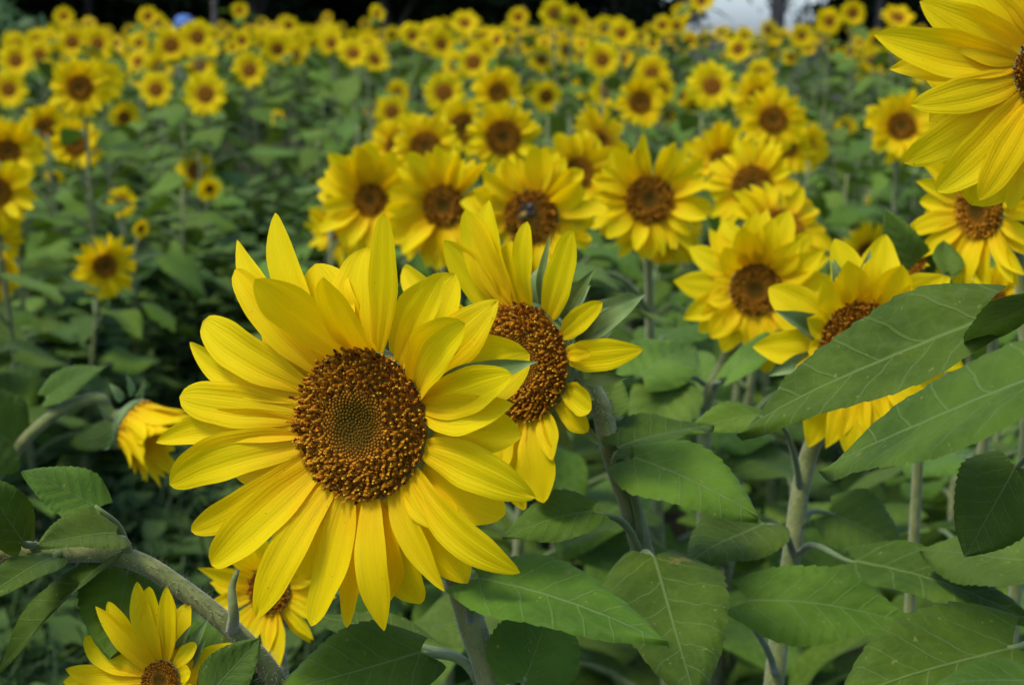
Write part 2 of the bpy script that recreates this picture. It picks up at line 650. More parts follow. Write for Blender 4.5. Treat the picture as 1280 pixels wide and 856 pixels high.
def receptacle_mesh(R, name='flower_head', n=14):
    mb = MB()
    mb.lathe([(R * 0.98, 0.0), (R * 1.04, -0.10 * R), (R * 0.9, -0.35 * R), (R * 0.5, -0.62 * R), (R * 0.2, -0.80 * R), (R * 0.02, -0.84 * R)], Matrix.Identity(4), n)
    return mb.mesh(name, [BRACT])


RB = random.Random(5)
# shared meshes in units of the disc radius = 1
RECEPT = receptacle_mesh(1.0)
DISC_MID = [disc_mesh('disc', 1.0, 190, RB, False) for _ in range(3)]
DISC_FAR = disc_simple('disc', 1.0)
PETAL_MID = []
for k in range(9):
    mb = MB()
    petal(mb, Vector((0, 0, 0)), Vector((1, 0, RB.uniform(-0.05, 0.12))), UP, RB.uniform(0.34, 0.48), RB.uniform(0.0, 0.14), RB.uniform(-0.5, 0.5), RB.uniform(0.1, 0.6), RB, 4, 7, None, RB.uniform(-0.15, 0.2))
    PETAL_MID.append(mb.mesh('petal', [PETAL]))
BRACT_MID = []
for k in range(3):
    mb = MB()
    petal(mb, Vector((0, 0, 0)), Vector((1, 0, 0)), UP, 0.42, 0.1, 0.2, 0.4, RB, 4, 6, 1.1, -0.2)
    BRACT_MID.append(mb.mesh('bract', [BRACT]))
RING_FAR = []
for k in range(7):
    mb = MB()
    n = RB.randint(22, 27)
    ratio = RB.uniform(1.25, 1.7)          # petal length in disc radii
    for i in range(n):
        a = 2 * math.pi * (i + RB.uniform(-.25, .25)) / n
        d = Vector((math.cos(a), math.sin(a), 0))
        lay = i % 2
        t = math.radians(RB.uniform(-14, 26) - 8 * lay)
        Lp = ratio * RB.uniform(0.82, 1.1)
        petal(mb, d * 0.9 + UP * (-0.05 * lay), d * (0.9 + Lp * math.cos(t)) + UP * (Lp * math.sin(t)), (UP - d * math.sin(t)).normalized(), Lp * 0.42, RB.uniform(0, 0.12), RB.uniform(-.3, .3), 0.3, RB, 2, 4)
    RING_FAR.append(mb.mesh('petal_ring', [PETAL]))

LEAF_MID, LEAF_FAR = [], []
def stalked_leaf(nu, nv, mat, sides):
    """leaf with its stalk, stalk root at the origin, growing along +X, leaf blade about 1 long"""
    mb = MB()
    pl = RB.uniform(0.42, 0.7)
    rise = RB.uniform(0.12, 0.42)
    e = Vector((pl, 0, rise))
    path = bez(Vector((0, 0, 0)), Vector((pl * 0.4, 0, rise * 0.9)), Vector((pl * 0.8, 0, rise * 1.1)), e, 4)
    mb.tube(path, [0.035, 0.028, 0.024, 0.022, 0.018], sides, 1, False)
    dip = RB.uniform(-0.75, 0.05)
    tip = e + Vector((math.cos(dip), RB.uniform(-.12, .12), math.sin(dip)))
    leaf(mb, e, tip, UP, RB.uniform(0.62, 0.82), RB.uniform(0.05, 0.45), RB.uniform(0.08, 0.28), RB.uniform(0.03, 0.10), RB, nu, nv, 0.0, RB.uniform(0.08, 0.16))
    return mb.mesh('leaf', [mat, STALK])
for k in range(8): LEAF_MID.append(stalked_leaf(8, 14, LEAF if k % 2 else LEAF2, 5))
for k in range(6): LEAF_FAR.append(stalked_leaf(4, 6, LEAF2 if k % 3 else LEAF, 3))


# ------------------------------------------------------------------ plants
def plant_root(base):
    e = link('sunflower', None, None, Matrix.Translation(base))
    e.empty_display_size = 0.05
    return e


def put_head(root, base, c, n, R, name='flower_head', mesh=None):
    M = Matrix.Translation(-base) @ frame(c, n)
    h = link(name, mesh or RECEPT, root)
    h.matrix_basis = M @ Matrix.Scale(R, 4)
    return h


def make_stem(root, base, path, r0, r1, sides=6, mat=None, name='stem'):
    mb = MB()
    k = len(path)
    rad = [r0 + (r1 - r0) * (i / (k - 1)) for i in range(k)]
    mb.tube([p - base for p in path], rad, sides)
    return link(name, mb.mesh(name, [mat or STEM]), root), rad


def field_leaves(root, base, path, rnd, n, meshes, size, lo=0.25, hi=0.93, keep=None):
    L = len(path) - 1
    a = rnd.uniform(0, 6.28)
    for i in range(n):
        f = lo + (hi - lo) * (i + rnd.uniform(0, .8)) / n
        q = f * L
        j = min(int(q), L - 1)
        p = path[j].lerp(path[j + 1], q - j)
        a += 2.4 + rnd.uniform(-.3, .3)
        s = size * (1.15 - 0.6 * f) * rnd.uniform(0.8, 1.2)
        m = Matrix.Translation(p - base) @ Matrix.Rotation(a, 4, 'Z') @ Matrix.Rotation(rnd.uniform(-.35, .3), 4, 'Y') @ Matrix.Rotation(rnd.uniform(-.4, .4), 4, 'X') @ Matrix.Scale(s, 4)
        link('leaf', rnd.choice(meshes), root, m)


def field_sunflower(c, n, Dm, disc_ratio, level, rnd, label, group=None, leaves=8, base=None, lean=None):
    """c centre of the head, n its facing, Dm overall diameter in metres"""
    R = Dm * 0.5 * disc_ratio
    b = base or Vector((c.x + rnd.uniform(-.10, .10) - n.x * 0.10, c.y + rnd.uniform(-.05, .10) + 0.06, 0))
    root = plant_root(b)
    back = c - n * (R * 0.8)
    mid = back - n * 0.05 - UP * 0.06
    path = bez(b, b.lerp(Vector((mid.x, mid.y, 0)), 0.3) + UP * (c.z * 0.45), mid - UP * 0.12 - n * 0.02, back, 9)
    make_stem(root, b, path, 0.009, 0.005, 6 if level == 1 else 4)
    h = put_head(root, b, c, n, R)
    Lp = (Dm * 0.5 - R * 0.9) / R
    if level == 1:
        nn = rnd.randint(36, 44)
        a0 = rnd.uniform(0, 6)
        tb, wf, ragged = rnd.uniform(-6, 12), rnd.uniform(0.8, 1.15), rnd.uniform(5, 15)
        for i in range(nn):
            if rnd.random() < 0.07: continue
            lay = i % 3 * 0.6
            a = a0 + 2 * math.pi * (i + rnd.uniform(-.3, .3)) / nn
            t = math.radians(rnd.gauss(tb - 12 * lay, ragged) + 10 * max(0, math.sin(a)))
            s = Lp * rnd.uniform(0.8, 1.12) * (1.0 if not lay else 0.93)
            m = Matrix.Rotation(a, 4, 'Z') @ Matrix.Translation((0.9, 0, -0.03 - 0.05 * lay)) @ Matrix.Rotation(-t, 4, 'Y') @ Matrix.Rotation(rnd.uniform(-.35, .35), 4, 'X') @ Matrix.Diagonal((s, s * wf * rnd.uniform(0.85, 1.1), s, 1))
            link('petal', rnd.choice(PETAL_MID), h, m)
        link('disc', rnd.choice(DISC_MID), h, Matrix.Rotation(rnd.uniform(0, 6), 4, 'Z'))
        for i in range(9):
            a = 2 * math.pi * (i + rnd.uniform(-.3, .3)) / 9
            s = rnd.uniform(0.9, 1.5)
            m = Matrix.Rotation(a, 4, 'Z') @ Matrix.Translation((0.9, 0, -0.22)) @ Matrix.Rotation(rnd.uniform(0.0, 0.5), 4, 'Y') @ Matrix.Scale(s, 4)
            link('bract', rnd.choice(BRACT_MID), h, m)
    else:
        rg = rnd.choice(RING_FAR)
        k = (Dm * 0.5 / R) / 2.36
        link('petal_ring', rg, h, Matrix.Rotation(rnd.uniform(0, 6), 4, 'Z') @ Matrix.Diagonal((k, k, min(k, 1.2), 1)))
        link('disc', DISC_FAR, h, Matrix.Scale(max(1.0, k * 0.92), 4))
    field_leaves(root, b, path, rnd, leaves, LEAF_MID if level == 1 else LEAF_FAR, rnd.uniform(0.17, 0.21) * (1.0 if level == 1 else 1.15), 0.5 if level == 2 and -0.20 < b.x / b.y < -0.11 else 0.3, 0.84 if level == 1 else (0.86 if b.y < 8 else 0.95))
    tag(root, label, 'sunflower', group)
    PLANTS.append((b.x, b.y))
    return root, h


PLANTS = []
def hero(label, cpx, D, R, n, tips, stem_px, seed, under=14, under_len=None, bracts=(), florets=620, leaves=(), ground=None, stem_r=(0.0078, 0.0062), hair=True, petal_n=0, plen=None, pw=None, category='sunflower', flift=0.0):
    rnd = random.Random(seed)
    c = P(cpx[0], cpx[1], D)
    n = n.normalized()
    pts = [c - n * (R * 0.78), c - n * (R * 1.25) - UP * 0.006] + [P(*q) for q in stem_px]
    last = pts[-1]
    base = Vector(ground) if ground else Vector((last.x + (last.x - pts[-2].x) * 0.8, last.y + 0.04, 0.0))
    pts += [last.lerp(base, 0.45) + Vector((0, 0, 0.02)), base]
    path = spline(pts, 7)[::-1]
    root = plant_root(base)
    st, rad = make_stem(root, base, path, stem_r[0], stem_r[1], 12)
    if hair:
        mb = MB()
        top = [i for i, p in enumerate(path) if p.z > last.z - 0.05]
        hp = [path[i] - base for i in top]
        hairs(mb, hp, [rad[i] for i in top], 9000, 0.0034, rnd)
        tag(link('stem_hair', mb.mesh('stem_hair', [HAIR], False, False), st), kind='stuff')
    M = Matrix.Translation(-base) @ frame(c, n)
    h = link('flower_head', receptacle_mesh(R, n=24), root, M)
    inv = frame(c, n).inverted()
    n3 = inv.to_3x3()

    def one(tx, ty, wpx, lift=0.0, da=0.0, bulge=None, curl=None, inner=0.0, loc=None, w=None, nm='petal', mat=PETAL, sharp=None, cup=None, tw=None):
        t = loc if loc is not None else inv @ on_plane(tx, ty, c + n * lift, n)
        a = math.atan2(t.y, t.x) + da
        b = Vector((math.cos(a) * R * 0.93, math.sin(a) * R * 0.93, -0.002 - inner))
        mb = MB()
        if sharp is None and D > 1.1: sharp = rnd.uniform(0.72, 1.05)
        petal(mb, b, t, UP, w or wpx / FPX * D * (0.82 if D > 1.1 else 1.0), rnd.uniform(0.03, 0.12) if bulge is None else bulge, rnd.uniform(-.25, .25) if tw is None else tw,
              rnd.uniform(0.05, 0.4) if cup is None else cup, rnd, 10, 16, sharp, rnd.uniform(-0.06, 0.05) if curl is None else curl)
        return link(nm, mb.mesh(nm, [mat]), h)

    for q in tips:
        one(*q[:3], **(q[3] if len(q) > 3 else {}))
    pl = plen or 0.085
    for i in range(under + petal_n):
        lay = 1 if i < under else 0
        k = i if lay else i - under
        tot = under if lay else petal_n
        a = 2 * math.pi * (k + rnd.uniform(-.3, .3)) / max(1, tot)
        Lr = R + (under_len or pl * 0.86) * rnd.uniform(0.85, 1.1) if lay else R + pl * rnd.uniform(0.82, 1.1)
        z = rnd.uniform(-0.012, 0.0) - 0.006 if lay else rnd.uniform(-0.006, 0.014) + flift + 0.022 * max(0, math.sin(a))
        one(0, 0, 0, loc=Vector((math.cos(a) * Lr, math.sin(a) * Lr, z)), w=(pw or pl) * rnd.uniform(0.28, 0.40), inner=0.005 * lay)
    dm = disc_mesh('disc', R, florets, rnd)
    tag(link('disc', dm, h), kind='stuff')
    for q in bracts:
        one(q[0], q[1], q[2], lift=q[3], da=q[4] if len(q) > 4 else 0.0, inner=0.012, nm='bract', mat=BRACT, sharp=1.05, bulge=0.12, cup=0.5)
    for i in range(12):
        a = 2 * math.pi * (i + rnd.uniform(-.25, .25)) / 12
        Lr = R * rnd.uniform(1.35, 1.75)
        one(0, 0, 0, loc=Vector((math.cos(a) * Lr, math.sin(a) * Lr, -0.016 - rnd.uniform(0, .014))), w=R * 0.42, inner=0.012, nm='bract', mat=BRACT, sharp=1.1, bulge=0.1)
    for q in leaves:
        hero_leaf(root, base, rnd, *q)
    tag(root, label, category, 'sunflowers nearest the camera')
    PLANTS.append((base.x, base.y))
    return root, h, base


def hero_leaf(root, base, rnd, b, t, wpx, att, tilt=(0.0, 0.6), fold=0.22, droop=0.10, wave=0.05, bend=0.0, mat=None, lobe=0.13):
    """b, t = (x, y, D) of the blade's foot and tip; att the stalk's root; tilt = (sideways, towards the camera)"""
    B, T, A = P(*b), P(*t), P(*att)
    nrm = (EYE - B).normalized() * tilt[1] + UP * (1 - tilt[1]) + RIGHT * tilt[0]
    mb = MB()
    leaf(mb, B - base, T - base, nrm, wpx / FPX * (b[2] + t[2]) * 0.5, fold, droop, wave, rnd, 24, 84, 0.055, lobe, bend)
    o = link('leaf', mb.mesh('leaf', [mat or LEAF]), root)
    d = (T - B).normalized()
    k = (B - A).length
    if k > 0.004:
        q = min(k, 0.05)
        E = B + d * 0.003 - nrm.normalized() * 0.0012
        path = bez(A, A + UP * q * 0.35 + (B - A) * 0.25, E - d * q * 0.35 - UP * q * 0.12, E, 8)
        mb = MB()
        rr = [0.0029 - 0.0015 * i / 8 for i in range(9)]
        mb.tube([p - base for p in path], rr, 8)
        s = link('leaf_stalk', mb.mesh('leaf_stalk', [STALK]), o)
    return o


# ---- ground
mb = MB()
mb.v = [Vector(v) for v in ((-900, -60, 0), (900, -60, 0), (900, 1800, 0), (-900, 1800, 0))]
mb.f = [(0, 1, 2, 3)]; mb.mi = [0]
tag(link('ground', mb.mesh('ground', [SOIL], False, False)), kind='structure')

# ---- the flowers nearest the camera
U = dict
main_tips = [
    (480, 266, 44, U(lift=0.022, curl=0.0, bulge=0.02, cup=0.1)),
    (556, 342, 46, U(lift=0.034, da=0.10, bulge=0.0)),
    (586, 402, 62, U(lift=0.040, da=-0.05, bulge=0.05)),
    (642, 468, 56, U(lift=0.022, bulge=0.05)),
    (642, 505, 50, U(lift=0.016, da=0.1)),
    (666, 622, 58, U(lift=0.006, bulge=0.10)),
    (648, 716, 50, U(lift=0.004, bulge=0.09)),
    (558, 738, 40, U(lift=0.0)), (545, 660, 30, U(lift=0.006)),
    (480, 788, 46, U(lift=0.004, sharp=0.75)),
    (436, 783, 36, U(lift=-0.004)),
    (390, 782, 52, U(lift=0.008, sharp=0.6)),
    (318, 772, 54, U(lift=0.010, sharp=0.6, bulge=0.12)),
    (262, 706, 60, U(lift=0.008, sharp=0.55, bulge=0.12)),
    (236, 664, 42, U(lift=-0.004)),
    (207, 606, 60, U(lift=0.003, sharp=0.6)),
    (200, 552, 46, U(lift=-0.002)),
    (224, 496, 58, U(lift=0.008, sharp=0.5)),
    (233, 428, 44, U(lift=-0.004)),
    (250, 402, 58, U(lift=0.006, sharp=0.5)),
    (290, 338, 56, U(lift=0.010)),
    (294, 300, 50, U(lift=-0.004)),
    (342, 266, 48, U(lift=-0.004, da=0.05)),
    (318, 352, 66, U(lift=0.036, da=-0.22, bulge=0.03)),
    (405, 345, 62, U(lift=0.042, da=0.02, bulge=0.02)),
    (440, 376, 22, U(lift=-0.006)),
]
NM = facing(-26, 8)
LB = P(1350, 856, 0.74)
hero('largest sunflower in front, sharp, brown speckled disc ringed by long yellow petals', (450, 530), 0.78, 0.0372, NM, main_tips,
     [(556, 668, 0.815), (572, 720, 0.82), (593, 790, 0.82), (616, 868, 0.82)], 11, under=16, under_len=0.052, florets=560,
     bracts=[(672, 452, 40, 0.004)],
     leaves=[((598, 722, .775), (840, 798, .72), 122, (588, 775, .815), (0.1, 0.42), 0.12, 0.14, 0.04, -0.03),
             ((655, 852, .80), (692, 752, .83), 118, (640, 900, .82), (0.0, 0.75), 0.25, 0.05),
             ((526, 815, .84), (338, 872, .80), 122, (598, 850, .82), (0.0, 0.55), 0.10, 0.10),
             ((520, 800, .93), (390, 770, .98), 60, (600, 856, .83), (0.0, 0.3), 0.2, 0.1)])
tips2 = [
    (557, 300, 52, U(lift=0.012)), (583, 262, 52, U(lift=0.010)), (608, 251, 48, U(lift=0.006)), (657, 278, 30, U(lift=0.014)),
    (640, 300, 46, U(lift=0.002)), (716, 288, 46, U(lift=0.020, bulge=0.02)), (752, 378, 30, U(lift=0.012)), (806, 436, 40, U(lift=0.0, bulge=0.12)), (738, 440, 22, U(lift=0.016)),
    (740, 512, 38, U(lift=0.0)), (734, 540, 30, U(lift=-0.006)), (690, 575, 32, U(lift=0.008)),
    (682, 628, 50, U(lift=0.004, sharp=0.6)), (652, 638, 44, U(lift=0.0)), (618, 608, 48, U(lift=0.006)), (560, 590, 50), (525, 545, 46),
    (500, 335, 48, U(lift=-0.004)), (508, 385, 54, U(lift=0.0)), (500, 450, 50), (505, 500, 50)]
N2 = facing(-38, 4)
hero('sharp sunflower turned to the left just behind the largest bloom, green bracts showing', (651, 452), 0.94, 0.0345, N2, tips2,
     [(747, 500, 0.985), (763, 560, 0.985), (790, 640, 0.98), (806, 700, 0.98), (835, 800, 0.975), (850, 872, 0.97)], 12, under=0, florets=520,
     bracts=[(742, 336, 24, -0.004), (808, 368, 44, -0.016), (786, 472, 26, -0.012), (761, 384, 22, -0.004), (690, 292, 16, -0.01), (758, 560, 20, -0.02), (745, 500, 22, -0.01)],
     leaves=[((792, 572, .955), (952, 641, .90), 118, (801, 676, .975), (0.1, 0.5), 0.12, 0.16, 0.03, -0.04),
             ((772, 560, .97), (893, 533, 1.02), 80, (790, 660, .975), (0.0, 0.25), 0.35, 0.18),
             ((741, 638, .945), (628, 672, .93), 78, (800, 694, .975), (0.0, 0.45), 0.25, 0.18),
             ((818, 698, .93), (868, 872, .82), 158, (800, 705, .965), (0.05, 0.72), 0.12, 0.12, 0.03),
             ((752, 512, .985), (775, 470, 1.0), 50, (750, 520, .985), (0.2, 0.5), 0.4, 0.1, 0.03, 0.0, LEAF2)])
tips3 = [(1008, 398, 44, U(lift=0.01)), (1030, 350, 50, U(lift=0.016)), (1060, 326, 54, U(lift=0.02)), (1090, 322, 46, U(lift=0.008)), (1128, 332, 60, U(lift=0.018)), (1178, 345, 52, U(lift=0.014)),
         (1212, 368, 46), (1215, 415, 46), (1205, 458, 50), (1160, 520, 52), (1125, 545, 50), (1095, 560, 50), (1062, 572, 50), (1032, 560, 46), (1014, 520, 40), (1014, 470, 34), (1010, 440, 34)]
hero('sunflower whose face is half covered by a dark green leaf', (1080, 430), 1.16, 0.0310, facing(-8, 14), tips3,
     [(1020, 545, 1.20), (1003, 600, 1.20), (990, 690, 1.19), (975, 790, 1.18), (966, 872, 1.17)], 13, under=10, under_len=0.05, florets=420,
     bracts=[(1040, 320, 26, -0.002), (1088, 312, 26, -0.002), (985, 400, 34, 0.0), (968, 388, 34, 0.012), (960, 470, 30, -0.004)],
     leaves=[((934, 749, 1.02), (1148, 782, 1.0), 128, (968, 840, 1.165), (0.0, 0.45), 0.22, 0.16, 0.06, 0.02),
             ((955, 653, 1.10), (862, 705, 1.02), 105, (990, 690, 1.18), (0.0, 0.5), 0.15, 0.14),
             ((1068, 700, 1.10), (1300, 782, 1.0), 100, (1000, 690, 1.18), (0.0, 0.35), 0.2, 0.2),
             ((968, 520, 1.14), (855, 542, 1.08), 66, (1000, 610, 1.195), (0.0, 0.35), 0.2, 0.2),
             ((1040, 640, 1.22), (1130, 690, 1.2), 100, (1000, 660, 1.19), (0.0, 0.5), 0.2, 0.1, 0.04, 0.0, LEAF2)])
tips5 = [(1150, 2, 62, U(lift=0.004)), (1094, 43, 58, U(lift=0.010, sharp=0.8)), (1112, 86, 46, U(lift=0.0, sharp=0.85)), (1137, 132, 48, U(lift=0.010, sharp=0.75)),
         (1130, 204, 52, U(lift=-0.006)), (1170, 240, 56, U(lift=0.004)), (1224, 250, 46, U(lift=0.012)), (1262, 264, 46, U(lift=0.004)), (1300, 272, 48),
         (1345, 262, 48), (1400, 225, 50), (1440, 170, 50), (1462, 110, 50), (1455, 48, 50), (1432, -20, 50), (1385, -66, 50), (1312, -92, 50), (1240, -80, 50), (1185, -40, 56)]
hero('big sharp sunflower cut off by the top right corner', (1318, 88), 0.70, 0.0170, facing(-10, 6), tips5,
     [(1335, 190, 0.745), (1345, 300, 0.75), (1340, 420, 0.75), (1350, 600, 0.75), (1370, 872, 0.74)], 15, under=12, under_len=0.046, florets=420,
     leaves=[((1224, 400, .80), (922, 545, .86), 148, (1340, 440, .75), (-0.25, 0.42), 0.30, 0.16, 0.04, 0.0),
             ((1310, 470, .66), (1026, 592, .78), 190, (1345, 520, .74), (0.0, 0.42), 0.12, 0.14, 0.03, 0.0),
             ((1300, 372, .72), (1208, 436, .80), 90, (1340, 420, .75), (0.2, 0.5), 0.2, 0.1),
             ((1268, 585, .86), (1208, 694, .84), 118, (1345, 560, .76), (0.2, 0.85), 0.1, 0.08),
             ((1268, 806, .72), (1044, 880, .70), 186, (1345, 790, .75), (0.0, 0.55), 0.10, 0.12, 0.04),
             ((1290, 700, 1.0), (1150, 690, 1.05), 110, (1345, 700, .78), (0.0, 0.5), 0.15, 0.12, 0.04, 0.0, LEAF2),
             ((1300, 850, .66), (1165, 858, .64), 80, (1360, 860, .74), (0.0, 0.4), 0.10, 0.12, 0.04)])
tips7 = [(78, 852, 30), (83, 836, 32), (104, 796, 34), (120, 757, 28, U(lift=0.012)), (134, 752, 28, U(lift=0.012)), (170, 728, 30, U(lift=0.018)), (186, 733, 30, U(lift=0.02)), (208, 733, 26, U(lift=0.02)),
         (214, 742, 22, U(lift=0.012)), (244, 803, 20, U(lift=0.0)), (238, 838, 26), (245, 880, 30), (225, 930, 36), (180, 945, 40), (130, 925, 36), (95, 895, 34)]
hero('small young sunflower rising from the bottom edge left of the big bloom', (200, 850), 0.80, 0.0098, facing(-12, 26), tips7,
     [(232, 880, 0.83), (250, 930, 0.84)], 17, under=8, under_len=0.028, florets=260, stem_r=(0.005, 0.004), hair=False, plen=0.042,
     bracts=[(262, 770, 18, -0.002), (258, 800, 20, -0.004), (240, 780, 14, -0.002)],
     leaves=[((262, 868, .80), (325, 797, .80), 66, (258, 900, .83), (0.2, 0.6), 0.25, 0.05, 0.04, 0.0, LEAF2),
             ((262, 830, .84), (216, 766, .86), 80, (255, 880, .84), (0.2, 0.6), 0.2, 0.05)])
# stem leaning over to the left, its bloom outside the picture
r_, h_, b_ = hero('sunflower with a thick hairy stem arching over to the left edge', (-165, 640), 0.82, 0.026, facing(-60, -10), [],
     [(-95, 668, 0.83), (0, 688, 0.82), (70, 690, 0.82), (130, 691, 0.82), (180, 705, 0.82), (225, 734, 0.82), (270, 768, 0.82), (312, 808, 0.82), (345, 850, 0.825), (360, 880, 0.83)], 19,
     petal_n=22, plen=0.07, florets=200, stem_r=(0.0056, 0.0050),
     leaves=[((124, 634, .80), (27, 588, .79), 74, (158, 692, .82), (-0.1, 0.55), 0.2, 0.12, 0.03, 0.0, LEAF2),
             ((145, 668, .80), (46, 682, .76), 76, (160, 694, .82), (0.0, 0.5), 0.35, 0.25, 0.03, 0.0, LEAF2),
             ((160, 714, .83), (138, 822, .80), 112, (190, 708, .82), (0.0, 0.78), 0.1, 0.1, 0.03),
             ((136, 698, .82), (-8, 846, .80), 70, (150, 694, .82), (-0.5, 0.3), 0.5, 0.12, 0.05),
             ((28, 676, .80), (-30, 590, .78), 70, (45, 690, .82), (0.1, 0.6), 0.2, 0.1),
             ((66, 698, .81), (-30, 755, .76), 56, (80, 691, .82), (0.0, 0.4), 0.3, 0.2, 0.03, 0.0, LEAF2)])
mb = MB()
sp_ = [P(290, 790, .82), P(292, 765, .80), P(290, 735, .80), P(297, 712, .80)]
path = spline(sp_, 4)
mb.tube([p - b_ for p in path], [0.0036 - 0.0002 * i for i in range(len(path))], 8)
link('side_shoot', mb.mesh('side_shoot', [STEM]), r_)

hero('sunflower with open disc, second row, right of centre above a dark leaf', (945, 362), 1.62, 0.0265, facing(-14, 6),
     [(888, 422, 40), (905, 412, 40), (958, 466, 46), (985, 458, 44), (940, 440, 42), (1005, 444, 44), (1022, 424, 50), (1042, 392, 44), (1048, 350, 50, U(lift=0.01)), (1030, 312, 46, U(lift=0.02)), (1000, 300, 44, U(lift=0.02)),
      (968, 272, 44, U(lift=0.02)), (945, 262, 44, U(lift=0.02)), (928, 284, 44, U(lift=0.03)), (905, 310, 44, U(lift=0.02)), (892, 350, 36), (884, 376, 34)],
     [(902, 460, 1.67), (884, 500, 1.68), (880, 560, 1.68), (880, 640, 1.68)], 21, under=16, under_len=0.056, florets=300, hair=False,
     leaves=[((800, 470, 1.60), (870, 430, 1.7), 90, (880, 480, 1.68), (0.0, 0.6), 0.2, 0.1, 0.04, 0.0, LEAF2),
             ((845, 480, 1.62), (800, 560, 1.55), 90, (882, 520, 1.68), (0.0, 0.6), 0.2, 0.1, 0.04, 0.0, LEAF2),
             ((910, 470, 1.6), (1000, 400, 1.62), 40, (890, 490, 1.68), (0.0, 0.4), 0.2, 0.1, 0.04, 0.0, LEAF2)])
hero('sunflower tucked under the big top right bloom, disc half shaded', (1224, 262), 1.30, 0.0235, facing(-56, 0), [],
     [(1272, 310, 1.42), (1280, 400, 1.43), (1285, 480, 1.43)], 22, under=12, petal_n=20, plen=0.050, under_len=0.044, florets=320, hair=False, stem_r=(0.006, 0.0055))
hero('sunflower glimpsed behind the lower petals of the largest bloom and leaning stem', (336, 738), 1.12, 0.0160, facing(-18, 10), [],
     [(345, 800, 1.16), (352, 872, 1.16)], 23, under=8, petal_n=16, plen=0.036, under_len=0.032, florets=220, hair=False)
hero('nodding orange yellow sunflower seen from behind, far left of the big bloom', (168, 530), 1.5, 0.024, facing(66, -22), [],
     [(125, 498, 1.5), (85, 508, 1.5), (45, 536, 1.5), (15, 570, 1.5), (-25, 640, 1.5)], 24, under=0, petal_n=34, plen=0.017, pw=0.046, stem_r=(0.0058, 0.0055), florets=200, hair=False, flift=0.036,
     leaves=[((58, 496, 1.5), (132, 458, 1.5), 46, (70, 515, 1.5), (0.0, 0.5), 0.3, 0.2, 0.04, 0.0, LEAF2),
             ((20, 560, 1.5), (-60, 500, 1.45), 120, (18, 570, 1.5), (0.0, 0.5), 0.3, 0.2)])
hero('greenish sunflower still in bud with upright leaves near the right edge', (1142, 330), 1.35, 0.013, facing(-60, 30), [],
     [(1150, 400, 1.38), (1152, 470, 1.38)], 25, under=0, petal_n=5, plen=0.015, florets=120, hair=False, stem_r=(0.0048, 0.004),
     leaves=[((1150, 345, 1.35), (1106, 262, 1.33), 52, (1150, 380, 1.38), (-0.2, 0.7), 0.3, 0.1, 0.04, 0.0, LEAF2),
             ((1165, 335, 1.36), (1160, 268, 1.34), 50, (1152, 380, 1.38), (0.3, 0.7), 0.5, 0.1, 0.04, 0.0, LEAF2),
             ((1185, 340, 1.3), (1180, 300, 1.32), 40, (1155, 400, 1.38), (0.3, 0.7), 0.3, 0.1, 0.04, 0.0, LEAF2)])

